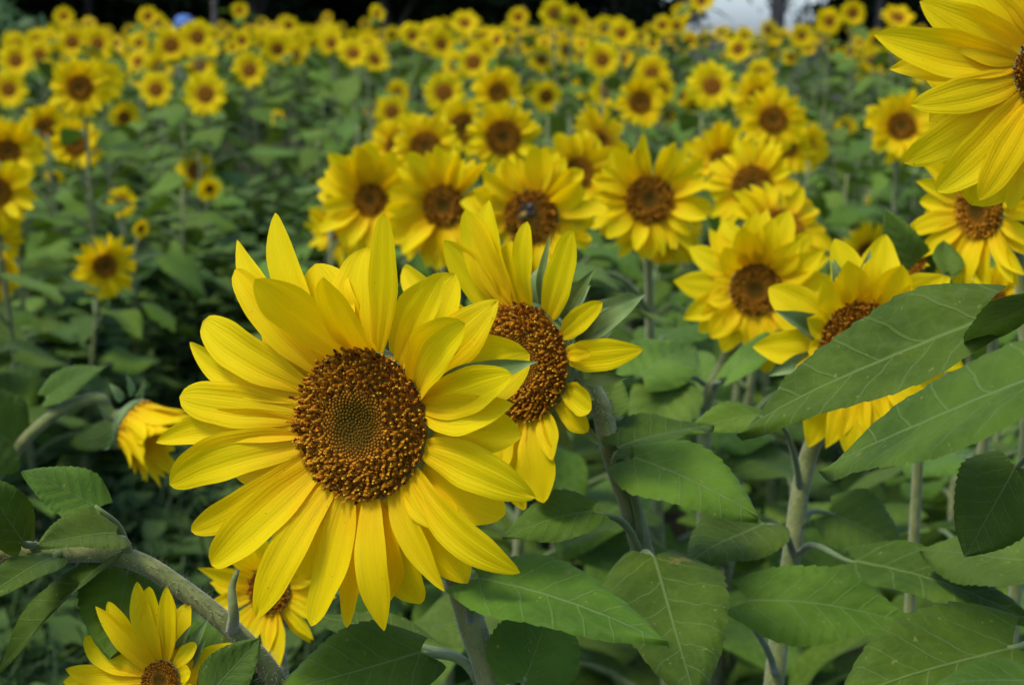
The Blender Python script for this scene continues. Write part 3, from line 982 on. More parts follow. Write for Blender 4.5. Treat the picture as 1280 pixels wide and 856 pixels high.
# ---- the cluster behind and every bloom that can be told apart: x, y, diameter in photo pixels, yaw, pitch, disc share, label
G1 = 'sunflowers of the middle rows'
ROWS = [
    (463, 250, 150, -8, 6, .27, 'ragged sunflower at the left end of the middle cluster'),
    (420, 290, 86, -40, -14, .3, 'drooping sunflower hidden under the left end of the middle cluster'),
    (555, 258, 165, 4, 6, .32, 'sunflower immediately left of the bloom carrying the bee'),
    (664, 272, 185, -6, 4, .36, 'sunflower with a dark bee sitting on its brown disc'),
    (812, 250, 168, -4, 4, .36, 'wide open sunflower right of the bee bloom, facing the camera'),
    (836, 300, 80, 14, -25, .3, 'sunflower peeping out below the wide open bloom right of the bee'),
    (724, 216, 120, 24, 8, .32, 'sunflower squeezed behind and between the bee bloom and its right neighbour'),
    (752, 176, 105, 48, 16, .3, 'sunflower turned right, showing mostly petals, top of the middle cluster'),
    (629, 172, 92, 2, 4, .46, 'dark-centred sunflower straight above the bee bloom'),
    (580, 160, 76, 8, 4, .46, 'sunflower left of the dark-centred bloom above the bee'),
    (532, 184, 88, 4, 12, .42, 'sunflower rising behind the bloom left of the bee'),
    (496, 184, 74, -12, 10, .38, 'sunflower tucked behind the ragged bloom of the middle cluster'),
    (940, 232, 125, -10, 8, .40, 'sunflower facing the camera above the second row bloom, right of centre'),
    (978, 288, 150, 22, 26, .38, 'tilted sunflower with broad upright petals just behind the second row bloom'),
    (902, 200, 96, -26, 10, .3, 'sunflower half hidden left of the right-hand cluster'),
    (966, 150, 80, 0, 6, .42, 'sunflower at the top of the right-hand cluster'),
    (946, 122, 62, -10, 8, .36, 'small sunflower above and left of the right-hand cluster'),
    (1008, 184, 62, 18, 0, .34, 'small sunflower at the right edge of the right-hand cluster'),
    (984, 186, 66, 0, -4, .34, 'sunflower overlapped inside the right-hand cluster'),
    (1127, 158, 90, 0, 4, .38, 'solitary round sunflower left of the big corner bloom'),
    (1086, 318, 76, 6, 0, .40, 'sunflower low behind the half covered bloom'),
    (1057, 160, 27, 0, 0, .30, 'tiny sunflower left of the solitary round bloom'),
    (1090, 242, 34, 70, -30, .30, 'nodding closed sunflower below the solitary round bloom'),
    (890, 108, 56, 0, 6, .42, 'round sunflower alone in the green right of centre'),
    (800, 128, 64, 0, 4, .42, 'sunflower in the middle of the row above the wide open bloom'),
    (828, 112, 38, 14, 4, .34, 'small sunflower behind the right side of that row above the wide open bloom'),
    (758, 116, 38, -10, 4, .36, 'sunflower left neighbour of the row above the wide open bloom'),
    (729, 110, 32, 0, 4, .40, 'small sunflower at the left end of the row above the wide open bloom'),
    (772, 118, 34, 12, 4, .34, 'sunflower wedged inside the row above the wide open bloom'),
    (851, 120, 28, 10, 4, .34, 'tiny sunflower right of the row above the wide open bloom'),
    (866, 134, 28, 0, -20, .34, 'tiny nodding sunflower left of the round bloom in the green'),
    (835, 145, 24, 14, -20, .3, 'tiny drooping sunflower under the row above the wide open bloom'),
    (753, 75, 42, 0, 4, .42, 'round sunflower alone above the row over the wide open bloom'),
    (677, 74, 36, 8, 4, .40, 'sunflower left of a pale-centred small bloom, upper middle'),
    (698, 86, 28, 0, 0, .40, 'small pale-centred sunflower, upper middle'),
    (668, 114, 28, -6, 4, .36, 'small sunflower above and right of the dark-centred bloom'),
    (623, 116, 62, 0, 4, .38, 'sunflower right of the paired blooms above the middle cluster'),
    (555, 116, 54, 0, 4, .40, 'sunflower with dark disc above the middle cluster, left of centre'),
    (490, 140, 44, 4, 4, .36, 'lower sunflower of the tight pair above the ragged bloom'),
    (497, 117, 32, 0, 8, .36, 'upper sunflower of the tight pair above the ragged bloom'),
    (468, 135, 32, -4, 0, .36, 'left sunflower of the small group above the ragged bloom'),
    (592, 78, 44, 0, 4, .44, 'sunflower with dark disc in the dense band above centre'),
    (348, 148, 24, -46, 0, .40, 'side-turned small sunflower over the dark weedy gap'),
    (131, 332, 80, 38, 4, .36, 'sunflower turned right, low on the left, dark oval disc'),
    (152, 253, 40, 0, 4, .36, 'small round sunflower above the one turned right'),
    (176, 286, 26, 50, -10, .34, 'tiny side-on sunflower right of the small round one'),
    (244, 214, 52, -6, 4, .36, 'sunflower alone left of the dark gap with petals below it'),
    (262, 236, 30, 30, -20, .3, 'drooping sunflower under the lone bloom left of the dark gap'),
    (95, 181, 66, 0, 4, .42, 'right sunflower of the overlapping pair at the left'),
    (57, 160, 62, 8, 4, .40, 'left sunflower of the overlapping pair at the left'),
    (68, 222, 26, 0, -30, .34, 'small nodding sunflower below the overlapping pair'),
    (100, 110, 76, 0, 4, .40, 'broad sunflower above the overlapping pair'),
    (128, 102, 54, 24, 0, .40, 'sunflower half behind the broad one, upper left'),
    (155, 147, 40, 34, -4, .40, 'sunflower bent right below the broad one'),
    (195, 112, 46, 0, 4, .36, 'sunflower right of the broad one, upper left'),
    (257, 118, 54, 0, 4, .40, 'round sunflower low in the upper left band, close to green leaves'),
    (312, 88, 44, -4, 4, .40, 'sunflower right of the round one in the upper left band'),
    (174, 96, 34, 0, 4, .34, 'sunflower wedged above the one right of the broad bloom'),
    (199, 84, 40, 0, 4, .36, 'sunflower in the second line of the upper left band'),
    (250, 82, 40, 0, 4, .36, 'sunflower above the round one in the upper left band'),
    (11, 112, 44, 0, 4, .42, 'sunflower with very dark disc at the left edge'),
    (20, 76, 42, 0, 4, .42, 'sunflower above the dark-disc one at the left edge'),
    (10, 190, 84, 12, 4, .34, 'sunflower cut by the left edge beside the overlapping pair'),
    (-4, 240, 104, 20, 0, .34, 'sunflower stacked at the left edge, petals only showing'),
    (-10, 296, 84, 30, -10, .30, 'lower sunflower of the stack at the left edge'),
    (-6, 346, 62, 40, -10, .30, 'yellow petals of a sunflower at the left edge, lowest one'),
    (90, 53, 40, 0, 4, .38, 'sunflower right of the green bush, first line'),
    (122, 55, 40, 0, 4, .38, 'second sunflower right of the green bush'),
    (49, 69, 38, 0, 4, .34, 'sunflower at the foot of the green bush'),
    (80, 21, 24, 0, 4, .34, 'lone sunflower against the black shade right of the green bush'),
    (214, 57, 44, 0, 4, .44, 'sunflower with wide dark disc under the blue cap'),
    (247, 47, 44, 0, 4, .38, 'sunflower covering the person with the blue cap'),
    (185, 21, 28, 0, 4, .34, 'upper sunflower of a pair left of the blue cap'),
    (196, 29, 26, 8, 4, .40, 'lower sunflower of a pair left of the blue cap'),
    (174, 54, 26, 0, 4, .36, 'sunflower below the pair left of the blue cap'),
    (693, 17, 38, 0, 4, .36, 'tall sunflower standing out against the dark trees, upper middle'),
    (718, 26, 34, 24, 4, .36, 'sunflower right of the tall one against the dark trees'),
    (777, 42, 34, 0, 4, .36, 'right sunflower of the two against the dark trees, right of centre'),
    (757, 36, 30, -6, 4, .36, 'left sunflower of the two against the dark trees, right of centre'),
    (648, 22, 28, 0, 4, .30, 'sunflower just left of the tall one against the dark trees'),
    (852, 16, 24, 0, 4, .32, 'upper sunflower left of the pale sky gap'),
    (846, 33, 26, 0, 4, .32, 'lower sunflower left of the pale sky gap'),
    (828, 32, 26, -8, 4, .32, 'third sunflower left of the pale sky gap'),
    (877, 1, 30, 0, 4, .36, 'highest sunflower, standing against the pale sky'),
    (931, 47, 24, 0, 4, .32, 'right one of two sunflowers below the pale sky'),
    (916, 48, 20, 0, 4, .32, 'left one of two sunflowers below the pale sky'),
    (902, 40, 16, 60, 0, .34, 'side-on sunflower below the pale sky'),
    (960, 37, 26, 12, 4, .32, 'sunflower at the foot of the brown trunk'),
    (1002, 45, 30, 0, 4, .32, 'upper sunflower right of the brown trunk'),
    (996, 62, 22, 0, 0, .30, 'lower sunflower right of the brown trunk'),
    (1037, 27, 32, 0, 4, .34, 'left sunflower of the tall pair in the upper right'),
    (1066, 17, 34, 0, 4, .36, 'right sunflower of the tall pair in the upper right'),
    (1122, 22, 42, 10, 40, .40, 'flat-tilted sunflower in the upper right near the corner bloom'),
    (1072, 77, 18, 30, 0, .30, 'tiny half open sunflower in the upper right leaves'),
    (1078, 99, 18, 0, -10, .30, 'tiny sunflower below the half open one in the upper right leaves'),
    (1106, 84, 20, 0, 0, .30, 'small faded sunflower beside the corner bloom petals'),
    (1245, 372, 80, -20, 0, .3, 'sunflower low at the right edge above the broad leaves'),
]
RF = random.Random(77)
BEE_HEAD = None
for (x, y, d, yaw, pit, dr, lab) in ROWS:
    D = 0.165 * FPX / d
    if y > 46: D = min(D, max(2.2, 1050.0 / (y - HORIZON)))
    if x > 1200 and y > 300: D = 1.75
    D = min(D, 14.5)
    if y < 40: D = max(9.0, min(D, 0.30 * FPX / max(1.0, HORIZON - y)))
    Dm = d * D / FPX
    c = P(x, y, D)
    r_, h_ = field_sunflower(c, facing(yaw + RF.uniform(-4, 4), pit + RF.uniform(0, 10)), Dm * (0.98 if d > 100 else 1.08), dr * (1.05 if d > 100 else 0.98), 1 if d >= 60 else 2, RF, lab, G1 if d >= 34 else 'small sunflowers of the far rows', 10)
    if 'dark bee' in lab: BEE_HEAD = (c, Dm * 0.5 * dr)

# ---- the far rows
def gap(x, y):
    px = 640 + x / y * FPX
    return (-1.0 < x < -0.28 and y < 5.0) or (262 < px < 408 and y < 10.2)

far_label = {}
CELL = [(170, 'by the green bush in far rows'), (330, 'near the blue cap in far rows'), (480, 'left of centre under the black shade'), (640, 'at the centre under the black shade'),
        (800, 'right of centre under dark trees'), (1000, 'below the pale sky gap'), (1400, 'in far rows at the right')]
made, tries = 0, 0
far = []
while made < 196 and tries < 9000:
    tries += 1
    D = math.sqrt(RF.uniform(7.0 ** 2, 17.5 ** 2))
    X = RF.uniform(-0.36, 0.36) * D
    px = 640 + X / D * FPX
    dens = 1.0 if 260 < px < 540 else 0.6 if px < 640 else (0.42 if px < 820 else 0.2)
    if D < 9.5: dens *= 0.3
    if RF.random() > dens or gap(X, D): continue
    if any((X - a) ** 2 + (D - b) ** 2 < 0.13 for a, b in PLANTS): continue
    z = 1.38 + 0.012 * (D - 10) + RF.gauss(0, 0.075)
    if px > 840: z -= 0.06
    if 192 < px < 262: z = min(z, 1.40)
    c = Vector((X, D, z))
    cell = next(s for lim, s in CELL if px < lim)
    near = 'small' if D < 11 else ('tiny' if D < 14 else 'faintest')
    r_, h_ = field_sunflower(c, facing(RF.gauss(0, 26), RF.gauss(9, 13)), RF.uniform(0.15, 0.235), RF.uniform(0.30, 0.42), 2, RF, '', None, 10)
    far.append((px, near, cell, r_))
    made += 1

ORD = 'first second third fourth fifth sixth seventh eighth ninth tenth eleventh twelfth thirteenth fourteenth fifteenth sixteenth seventeenth eighteenth nineteenth twentieth'.split()
for near in ('small', 'tiny', 'faintest'):
    for _lim, cell in CELL:
        grp = sorted([q for q in far if q[1] == near and q[2] == cell], key=lambda q: q[0])
        for i, q in enumerate(grp):
            tag(q[3], '%s from left of the %s sunflowers %s' % (ORD[min(i, 19)], near, cell), 'sunflower', '%s sunflowers %s' % (near, cell))
# the last rows beyond those: too small to pick apart
mb = MB()
for _ in range(420):
    D = RF.uniform(16.0, 21.0)
    X = RF.uniform(-0.36, 0.36) * D
    px = 640 + X / D * FPX
    if px > 760 and RF.random() > 0.45: continue
    M = frame(Vector((X, D, 1.44 + RF.gauss(0, 0.07))), facing(RF.gauss(0, 18), RF.gauss(4, 8)), RF.uniform(0, 6))
    R = RF.uniform(0.026, 0.036)
    k = RF.randint(13, 16)
    for i in range(k):
        a = 2 * math.pi * i / k
        d1, d2 = Vector((math.cos(a), math.sin(a), 0)), Vector((-math.sin(a), math.cos(a), 0))
        L = R * RF.uniform(2.2, 2.8)
        b = len(mb.v)
        mb.v += [M @ (d1 * R * 0.9), M @ (d1 * (R + L) * 0.55 + d2 * L * 0.2 + UP * 0.01), M @ (d1 * L + UP * RF.uniform(-.01, .015)), M @ (d1 * (R + L) * 0.55 - d2 * L * 0.2 + UP * 0.01)]
        mb.f.append((b, b + 1, b + 2, b + 3)); mb.mi.append(0)
    b = len(mb.v)
    for i in range(8):
        a = 2 * math.pi * i / 8
        mb.v.append(M @ Vector((math.cos(a) * R, math.sin(a) * R, 0.002)))
    mb.v.append(M @ Vector((0, 0, R * 0.3)))
    for i in range(8):
        mb.f.append((b + i, b + (i + 1) % 8, b + 8)); mb.mi.append(1)
    for i in range(7):      # its leaves
        p = M.translation - UP * RF.uniform(0.12, 0.9) + Vector((RF.gauss(0, .12), RF.gauss(0, .1), 0))
        q = RF.uniform(0, 6.28)
        e = Vector((math.cos(q), math.sin(q), RF.uniform(-.6, .2))) * RF.uniform(0.12, 0.2)
        s = e.cross(UP).normalized() * RF.uniform(0.045, 0.07)
        b = len(mb.v)
        mb.v += [p, p + e * 0.35 + s, p + e, p + e * 0.35 - s]
        mb.f.append((b, b + 1, b + 2, b + 3)); mb.mi.append(2)
DISC_PLAIN = plain('disc_brown', (0.10, 0.035, 0.004), (0.16, 0.06, 0.005), 40.0, 0.8, 0.1, 0.0, 0.0)
PETAL_PLAIN = plain('petal_far', (0.80, 0.52, 0.006), (0.82, 0.58, 0.012), 3.0, 0.55, 0.2, 0.34, 0.0)
tag(link('sunflower_mass', mb.mesh('sunflower_mass', [PETAL_PLAIN, DISC_PLAIN, SHRUB], False, False)), 'farthest sunflower rows blurred into one yellow band below the trees', 'sunflowers', None, 'stuff')

# ---- leafy plants without a bloom between the others
RL = random.Random(31)
made, tries = 0, 0
LZ = [(-9, 'in the left block of the field'), (-0.28, 'along the left side of the weedy gap'), (0.35, 'under the middle cluster of blooms'), (1.2, 'in the green right of the middle cluster'), (9, 'in the green at the right of the field')]
while made < 190 and tries < 6000:
    tries += 1
    D = math.sqrt(RL.uniform(1.45 ** 2, 10.5 ** 2))
    if RL.random() < 0.30: D = RL.uniform(1.5, 3.2)
    X = RL.uniform(-0.37, 0.37) * D
    px = 640 + X / D * FPX
    if gap(X, D) or (X < -0.28 and D < 2.2): continue
    if X < -0.2 and D < 1.9: continue
    if any((X - a) ** 2 + (D - b) ** 2 < (0.045 if D < 3 else 0.075) for a, b in PLANTS): continue
    z = RL.uniform(0.78, 0.98) if D < 2.6 else RL.uniform(1.02, 1.28)
    if px < 640: z -= 0.06
    b = Vector((X, D, 0))
    root = link('leafy_sunflower', None, None, Matrix.Translation(b))
    root.empty_display_size = 0.05
    top = b + Vector((RL.uniform(-.08, .08), RL.uniform(-.08, .08), z))
    path = bez(b, b + UP * z * 0.4, top - UP * z * 0.3, top, 8)
    make_stem(root, b, path, 0.008, 0.004, 5)
    field_leaves(root, b, path, RL, 14 if D < 4 else 13, LEAF_MID if D < 4.5 else LEAF_FAR, RL.uniform(0.17, 0.21), 0.25, 1.0)
    zone = next(s for lim, s in LZ if X < lim)
    lab = ('near' if D < 2.6 else ('half-distant' if D < 6 else 'distant')) + ' leafy bloomless sunflower plant ' + zone
    tag(root, lab, 'plant', 'leafy plants: ' + lab)
    PLANTS.append((X, D))
    made += 1

# ---- weeds and grass on the ground
mb = MB()
RG = random.Random(9)
def blade(p, h, lean, wd):
    d = Vector((math.cos(lean), math.sin(lean), 0))
    s = Vector((-d.y, d.x, 0)) * wd
    q = RG.uniform(0.15, 0.7)
    b = len(mb.v)
    m1 = p + UP * h * 0.55 + d * h * q * 0.3
    m2 = p + UP * h * 0.88 + d * h * q * 0.75
    tp = p + UP * h * RG.uniform(0.75, 1.0) + d * h * q * 1.25
    mb.v += [p - s, p + s, m1 + s * 0.9, m1 - s * 0.9, m2 + s * 0.6, m2 - s * 0.6, tp]
    mb.f += [(b, b + 1, b + 2, b + 3), (b + 3, b + 2, b + 4, b + 5), (b + 5, b + 4, b + 6)]
    mb.mi += [0, 0, 0]
for _ in range(20000):
    if RG.random() < 0.72:
        D = RG.uniform(0.9, 7.0); X = RG.uniform(-1.1, -0.12) if D > 1.3 else RG.uniform(-0.6, 0.0)
    elif RG.random() < 0.5:
        D = RG.uniform(4.0, 9.5); X = RG.uniform(-0.2, -0.11) * D
    else:
        D = math.sqrt(RG.uniform(0.8, 80)); X = RG.uniform(-0.38, 0.38) * D
    blade(Vector((X, D, 0)), RG.uniform(0.2, 0.62), RG.uniform(0, 6.28), RG.uniform(0.002, 0.005))
tag(link('grass', mb.mesh('grass', [GRASS], False, False)), 'green grass, shade darkened into its colour, filling the gap between the sunflower blocks', 'grass', None, 'stuff')
mb = MB()
for _ in range(18000):       # broad weed leaves low on the ground
    if RG.random() < 0.6:
        D = RG.uniform(1.0, 7.2); X = RG.uniform(-1.15, -0.15)
    elif RG.random() < 0.5:
        D = RG.uniform(9, 19); X = RG.uniform(-0.36, 0.36) * D
    else:
        D = math.sqrt(RG.uniform(1.2, 90)); X = RG.uniform(-0.38, 0.38) * D
    p = Vector((X, D, RG.uniform(0.05, 0.50) if D < 4.5 and (D < 3.0 or gap(X, D)) else RG.uniform(0.05, 0.85)))
    q = RG.uniform(0, 6.28)
    e = Vector((math.cos(q), math.sin(q), RG.uniform(-.5, .4))) * RG.uniform(0.05, 0.11) * (1.0 if D < 3 else 1.35)
    s = e.cross(UP).normalized() * e.length * 0.30
    up = UP * e.length * 0.12
    b = len(mb.v)
    mb.v += [p, p + e * 0.3 + s + up, p + e * 0.7 + s * 0.8 + up, p + e, p + e * 0.7 - s * 0.8 + up, p + e * 0.3 - s + up, p + e * 0.5]
    mb.f += [(b, b + 1, b + 6), (b + 1, b + 2, b + 6), (b + 2, b + 3, b + 6), (b + 3, b + 4, b + 6), (b + 4, b + 5, b + 6), (b + 5, b, b + 6)]
    mb.mi += [0] * 6
tag(link('weeds', mb.mesh('weeds', [WEED], True, False)), 'low broad-leaved weeds between the sunflower stems', 'weeds', None, 'stuff')

# ---- trees behind the field
RT = random.Random(4)
def leaf_cloud(mb, c, rad, n, size, rnd, mi=0, shell=0.55):
    for _ in range(n):
        d = Vector((rnd.gauss(0, 1), rnd.gauss(0, 1), rnd.gauss(0, 1))).normalized()
        f = shell + (1 - shell) * rnd.random()
        p = c + Vector((d.x * rad.x, d.y * rad.y, d.z * rad.z)) * f
        nrm = (d + Vector((rnd.gauss(0, .6), rnd.gauss(0, .6), rnd.gauss(0, .6)))).normalized()
        a = nrm.orthogonal().normalized()
        q = rnd.uniform(0, 6.28)
        a2 = a * math.cos(q) + nrm.cross(a) * math.sin(q)
        b2 = nrm.cross(a2)
        s = size * rnd.uniform(0.6, 1.3)
        k = len(mb.v)
        mb.v += [p - a2 * s, p + b2 * s * 0.55 + nrm * s * 0.15, p + a2 * s, p - b2 * s * 0.55 + nrm * s * 0.15]
        mb.f.append((k, k + 1, k + 2, k + 3)); mb.mi.append(mi)


CROWN = []
for k in range(3):
    mb = MB()
    for i in range(15):
        c = Vector((RT.gauss(0, 1.5), RT.gauss(0, 1.5), RT.uniform(2.9, 7.6)))
        leaf_cloud(mb, c, Vector((1.5, 1.5, 1.05)) * RT.uniform(0.8, 1.2), 420, 0.17, RT)
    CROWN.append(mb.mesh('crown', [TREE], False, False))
TRUNK = []
for k in range(3):
    mb = MB()
    p = [Vector((0, 0, -0.1))]
    for i in range(6): p.append(p[-1] + Vector((RT.gauss(0, .07), RT.gauss(0, .07), 0.95)))
    mb.tube(p, [0.17, 0.13, 0.12, 0.11, 0.10, 0.08, 0.05], 9)
    for i in range(6):
        s = p[RT.randint(2, 5)]
        e = s + Vector((RT.uniform(-1.6, 1.6), RT.uniform(-1.6, 1.6), RT.uniform(0.8, 2.0)))
        mb.tube([s, s.lerp(e, .5) + UP * 0.15, e], [0.06, 0.045, 0.02], 5)
    TRUNK.append(mb.mesh('trunk', [BARK]))
where = ['far left behind the green bush', 'behind the blue cap', 'left of centre in the black shade', 'at the centre in the black shade', 'right of centre over the yellow band', 'just left of the pale sky gap', 'right of the brown trunk', 'above the tall pair of blooms', 'behind the corner bloom']
k = 0
for X in (-9.2, -6.6, -4.2, -2.0, 0.1, 1.6, 5.6, 7.6, 10.2):
    t = link('tree', None, None, Matrix.Translation((X, 25.5 + RT.uniform(-.7, .7), 0)))
    link('trunk', TRUNK[k % 3], t, Matrix.Rotation(RT.uniform(0, 6), 4, 'Z') @ Matrix.Scale(RT.uniform(.55, .75), 4))
    link('crown', CROWN[k % 3], t, Matrix.Rotation(RT.uniform(0, 6), 4, 'Z'))
    tag(t, 'dark broadleaf tree ' + where[k], 'tree', 'trees behind the field')
    k += 1
k = 0
for X in (-10.5, -7.5, -4.8, -2.2, 0.6, 8.4, 11.5):
    t = link('tree', None, None, Matrix.Translation((X, 30.0 + RT.uniform(-.6, .6), 0)))
    link('trunk', TRUNK[(k + 1) % 3], t, Matrix.Rotation(RT.uniform(0, 6), 4, 'Z'))
    link('crown', CROWN[(k + 1) % 3], t, Matrix.Rotation(RT.uniform(0, 6), 4, 'Z') @ Matrix.Scale(1.15, 4))
    tag(t, 'shaded tree of the back row, its trunk lost in the dark below the crowns', 'tree', 'back row of trees')
    k += 1
# the brown trunk that stands against the sky
t = link('tree', None, None, Matrix.Translation(((965 - 640) / FPX * 23, 23, 0)))
mb = MB()
mb.tube([Vector((0, 0, -.1)), Vector((0.01, 0, 1.2)), Vector((0, 0.02, 2.4)), Vector((-.05, 0, 4.2)), Vector((0.05, 0, 6))], [0.13, 0.105, 0.10, 0.09, 0.06], 12)
for i in range(6):
    s = Vector((0, 0, RT.uniform(3.4, 5.6)))
    e = s + Vector((RT.uniform(-1.5, 1.5), RT.uniform(-1.5, 1.5), RT.uniform(.7, 1.6)))
    mb.tube([s, s.lerp(e, .5) + UP * .1, e], [.045, .035, .015], 5)
link('trunk', mb.mesh('trunk', [BARK]), t)
mb = MB()
for i in range(9):
    leaf_cloud(mb, Vector((RT.gauss(0, 1.0), RT.gauss(0, 1.0), RT.uniform(4.6, 7))), Vector((1.1, 1.1, .8)), 300, 0.15, RT)
link('crown', mb.mesh('crown', [TREE], False, False), t)
tag(t, 'slim tree with a bare brown trunk standing against the pale sky gap', 'tree')
# slim grey trunk in the shade
t = link('tree', None, None, Matrix.Translation(((275 - 640) / FPX * 21.5, 21.5, 0)))
mb = MB()
mb.tube([Vector((0, 0, -.1)), Vector((0.0, 0, 1.2)), Vector((0.02, 0.02, 2.6)), Vector((.05, 0, 4.2))], [0.05, 0.043, 0.04, 0.03], 10)
link('trunk', mb.mesh('trunk', [BARK]), t)
mb = MB()
for i in range(6):
    leaf_cloud(mb, Vector((RT.gauss(0, .6), RT.gauss(0, .6), RT.uniform(3.2, 5))), Vector((.9, .9, .6)), 260, 0.14, RT)
link('crown', mb.mesh('crown', [TREE], False, False), t)
tag(t, 'thin grey trunked tree in the black shade right of the blue cap', 'tree')
# shrubs in the shade under the trees
SHADE = []
for k in range(3):
    mb = MB()
    for i in range(7):
        leaf_cloud(mb, Vector((RT.gauss(0, .7), RT.gauss(0, .4), RT.uniform(0.5, 2.3))), Vector((.85, .7, .6)), 330, 0.12, RT, 0, 0.3)
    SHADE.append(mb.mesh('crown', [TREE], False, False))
k = 0
for X in (-11.5, -9.6, -7.9, -6.3, -4.8, -3.3, -1.9, -0.5, 0.9, 2.05, 6.0, 7.6, 9.2, 11.0):
    Y = 28.0 + RT.uniform(-.6, .8)
    s = link('shrub', None, None, Matrix.Translation((X, Y, 0)))
    link('crown', SHADE[k % 3], s, Matrix.Rotation(RT.uniform(0, 6), 4, 'Z') @ Matrix.Scale(0.95 if X == 2.05 else 1.25, 4))
    mb = MB()
    for i in range(4):
        mb.tube([Vector((0, 0, -.05)), Vector((RT.gauss(0, .2), RT.gauss(0, .2), .7)), Vector((RT.gauss(0, .5), RT.gauss(0, .4), 1.6))], [.03, .022, .01], 5)
    link('stems', mb.mesh('stems', [BARK]), s).name = 'branch'
    tag(s, 'dark shrub in the deep shade under the trees', 'shrub', 'shrubs under the trees')
    k += 1
for X in (-12.0, -10.0, -8.2, -6.5, -4.8, -3.2, -1.6, 0.0, 1.4, 8.2, 10.0, 12.2):
    s = link('shrub', None, None, Matrix.Translation((X, 32.5 + RT.uniform(-.4, .4), 0)))
    link('crown', SHADE[k % 3], s, Matrix.Rotation(RT.uniform(0, 6), 4, 'Z') @ Matrix.Scale(1.5, 4))
    tag(s, 'dense shrub closing the dark wood at the very back', 'shrub', 'shrubs at the back of the wood')
    k += 1
# thin foliage right of the brown trunk, sky showing through
s = link('shrub', None, None, Matrix.Translation(((1003 - 640) / FPX * 26, 26, 0)))
mb = MB()
for i in range(5):
    leaf_cloud(mb, Vector((RT.gauss(0, .18), RT.gauss(0, .2), RT.uniform(0.5, 2.4))), Vector((.28, .3, .3)), 34, 0.075, RT, 0, 0.1)
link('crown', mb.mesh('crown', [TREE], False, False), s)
mb = MB()
mb.tube([Vector((0, 0, -.05)), Vector((.05, 0, 1.1)), Vector((-.05, 0, 2.4))], [.03, .022, .01], 6)
link('branch', mb.mesh('branch', [BARK]), s)
tag(s, 'thin sapling right of the brown trunk with sky showing through', 'shrub')
# lit green bush at the upper left corner
s = link('bush', None, None, Matrix.Translation(P(18, 60, 13.5) * 1.0))
s.location.z = 0
mb = MB()
for i in range(16):
    leaf_cloud(mb, Vector((RT.gauss(-.12, .30), RT.gauss(0, .25), RT.uniform(0.4, 1.62))), Vector((.34, .3, .26)), 120, 0.075, RT, 0, 0.3)
link('foliage', mb.mesh('foliage', [SHRUB], False, False), s)
mb = MB()
for i in range(5):
    mb.tube([Vector((0, 0, -.05)), Vector((RT.gauss(0, .12), RT.gauss(0, .1), .6)), Vector((RT.gauss(-.1, .3), RT.gauss(0, .25), 1.4))], [.02, .014, .007], 5)
link('branch', mb.mesh('branch', [BARK]), s)
tag(s, 'sunlit green bush in the upper left corner above the sunflowers', 'bush')

# ---- person with a blue cap, far off among the flowers
def skin_mesh(name, verts, edges, radii, mats, parent):
    me = bpy.data.meshes.new(name)
    me.from_pydata([tuple(v) for v in verts], edges, [])
    for m in mats: me.materials.append(m)
    o = link(name, me, parent)
    sk = o.modifiers.new('skin', 'SKIN')
    for i, r in enumerate(radii):
        q = me.skin_vertices[0].data[i]
        q.radius = r if isinstance(r, tuple) else (r, r)
        q.use_root = (i == 0)
    sk.use_smooth_shade = True
    o.modifiers.new('subd', 'SUBSURF').levels = 2
    o.modifiers['subd'].render_levels = 2
    return o


CAPM = plain('cap_blue', (0.06, 0.12, 0.30), (0.09, 0.17, 0.38), 30.0, 0.8, 0.2, 0.0, 0.2)
SKINM = plain('skin', (0.50, 0.27, 0.19), (0.56, 0.31, 0.22), 20.0, 0.55, 0.3, 0.0, 0.1)
SHIRT = plain('shirt_grey', (0.10, 0.11, 0.12), (0.13, 0.14, 0.15), 20.0, 0.85, 0.15, 0.0, 0.3)
TROUS = plain('trousers_grey', (0.06, 0.06, 0.07), (0.09, 0.09, 0.10), 20.0, 0.85, 0.15, 0.0, 0.3)
HAIRM = plain('hair_dark', (0.02, 0.014, 0.01), (0.04, 0.028, 0.02), 60.0, 0.6, 0.3, 0.0, 0.3)
DP = 15.3
pl = P(231, 28, DP)
person = link('person', None, None, Matrix.Translation((pl.x, pl.y, 0)))
V = Vector
bv = [V((0, 0, .92)), V((0, 0, 1.12)), V((0, .01, 1.33)), V((0, .01, 1.43)), V((0, -.005, 1.52)), V((0, -.015, 1.60)),
      V((.10, 0, .86)), V((.11, -.01, .48)), V((.115, .01, .09)), V((.125, -.13, .035)),
      V((-.10, 0, .86)), V((-.11, -.01, .48)), V((-.115, .01, .09)), V((-.125, -.13, .035)),
      V((.18, .01, 1.35)), V((.225, .02, 1.08)), V((.20, -.10, .86)), V((.19, -.13, .79)),
      V((-.18, .01, 1.35)), V((-.225, .02, 1.08)), V((-.20, -.10, .86)), V((-.19, -.13, .79))]
be = [(0, 1), (1, 2), (2, 3), (3, 4), (4, 5), (0, 6), (6, 7), (7, 8), (8, 9), (0, 10), (10, 11), (11, 12), (12, 13), (2, 14), (14, 15), (15, 16), (16, 17), (2, 18), (18, 19), (19, 20), (20, 21)]
br = [(.14, .10), (.13, .095), (.15, .10), .052, .085, .082, .085, .056, .042, .035, .085, .056, .042, .035, .055, .043, .030, .024, .055, .043, .030, .024]
body = skin_mesh('body', bv, be, br, [SKINM], person)
skin_mesh('shirt', [bv[0] + V((0, 0, -.04)), bv[1], bv[2], bv[2] + V((0, 0, .05)), bv[14], bv[14].lerp(bv[15], .7), bv[18], bv[18].lerp(bv[19], .7)], [(0, 1), (1, 2), (2, 3), (2, 4), (4, 5), (2, 6), (6, 7)],
          [(.165, .125), (.155, .12), (.172, .122), (.09, .08), .072, .060, .072, .060], [SHIRT], person)
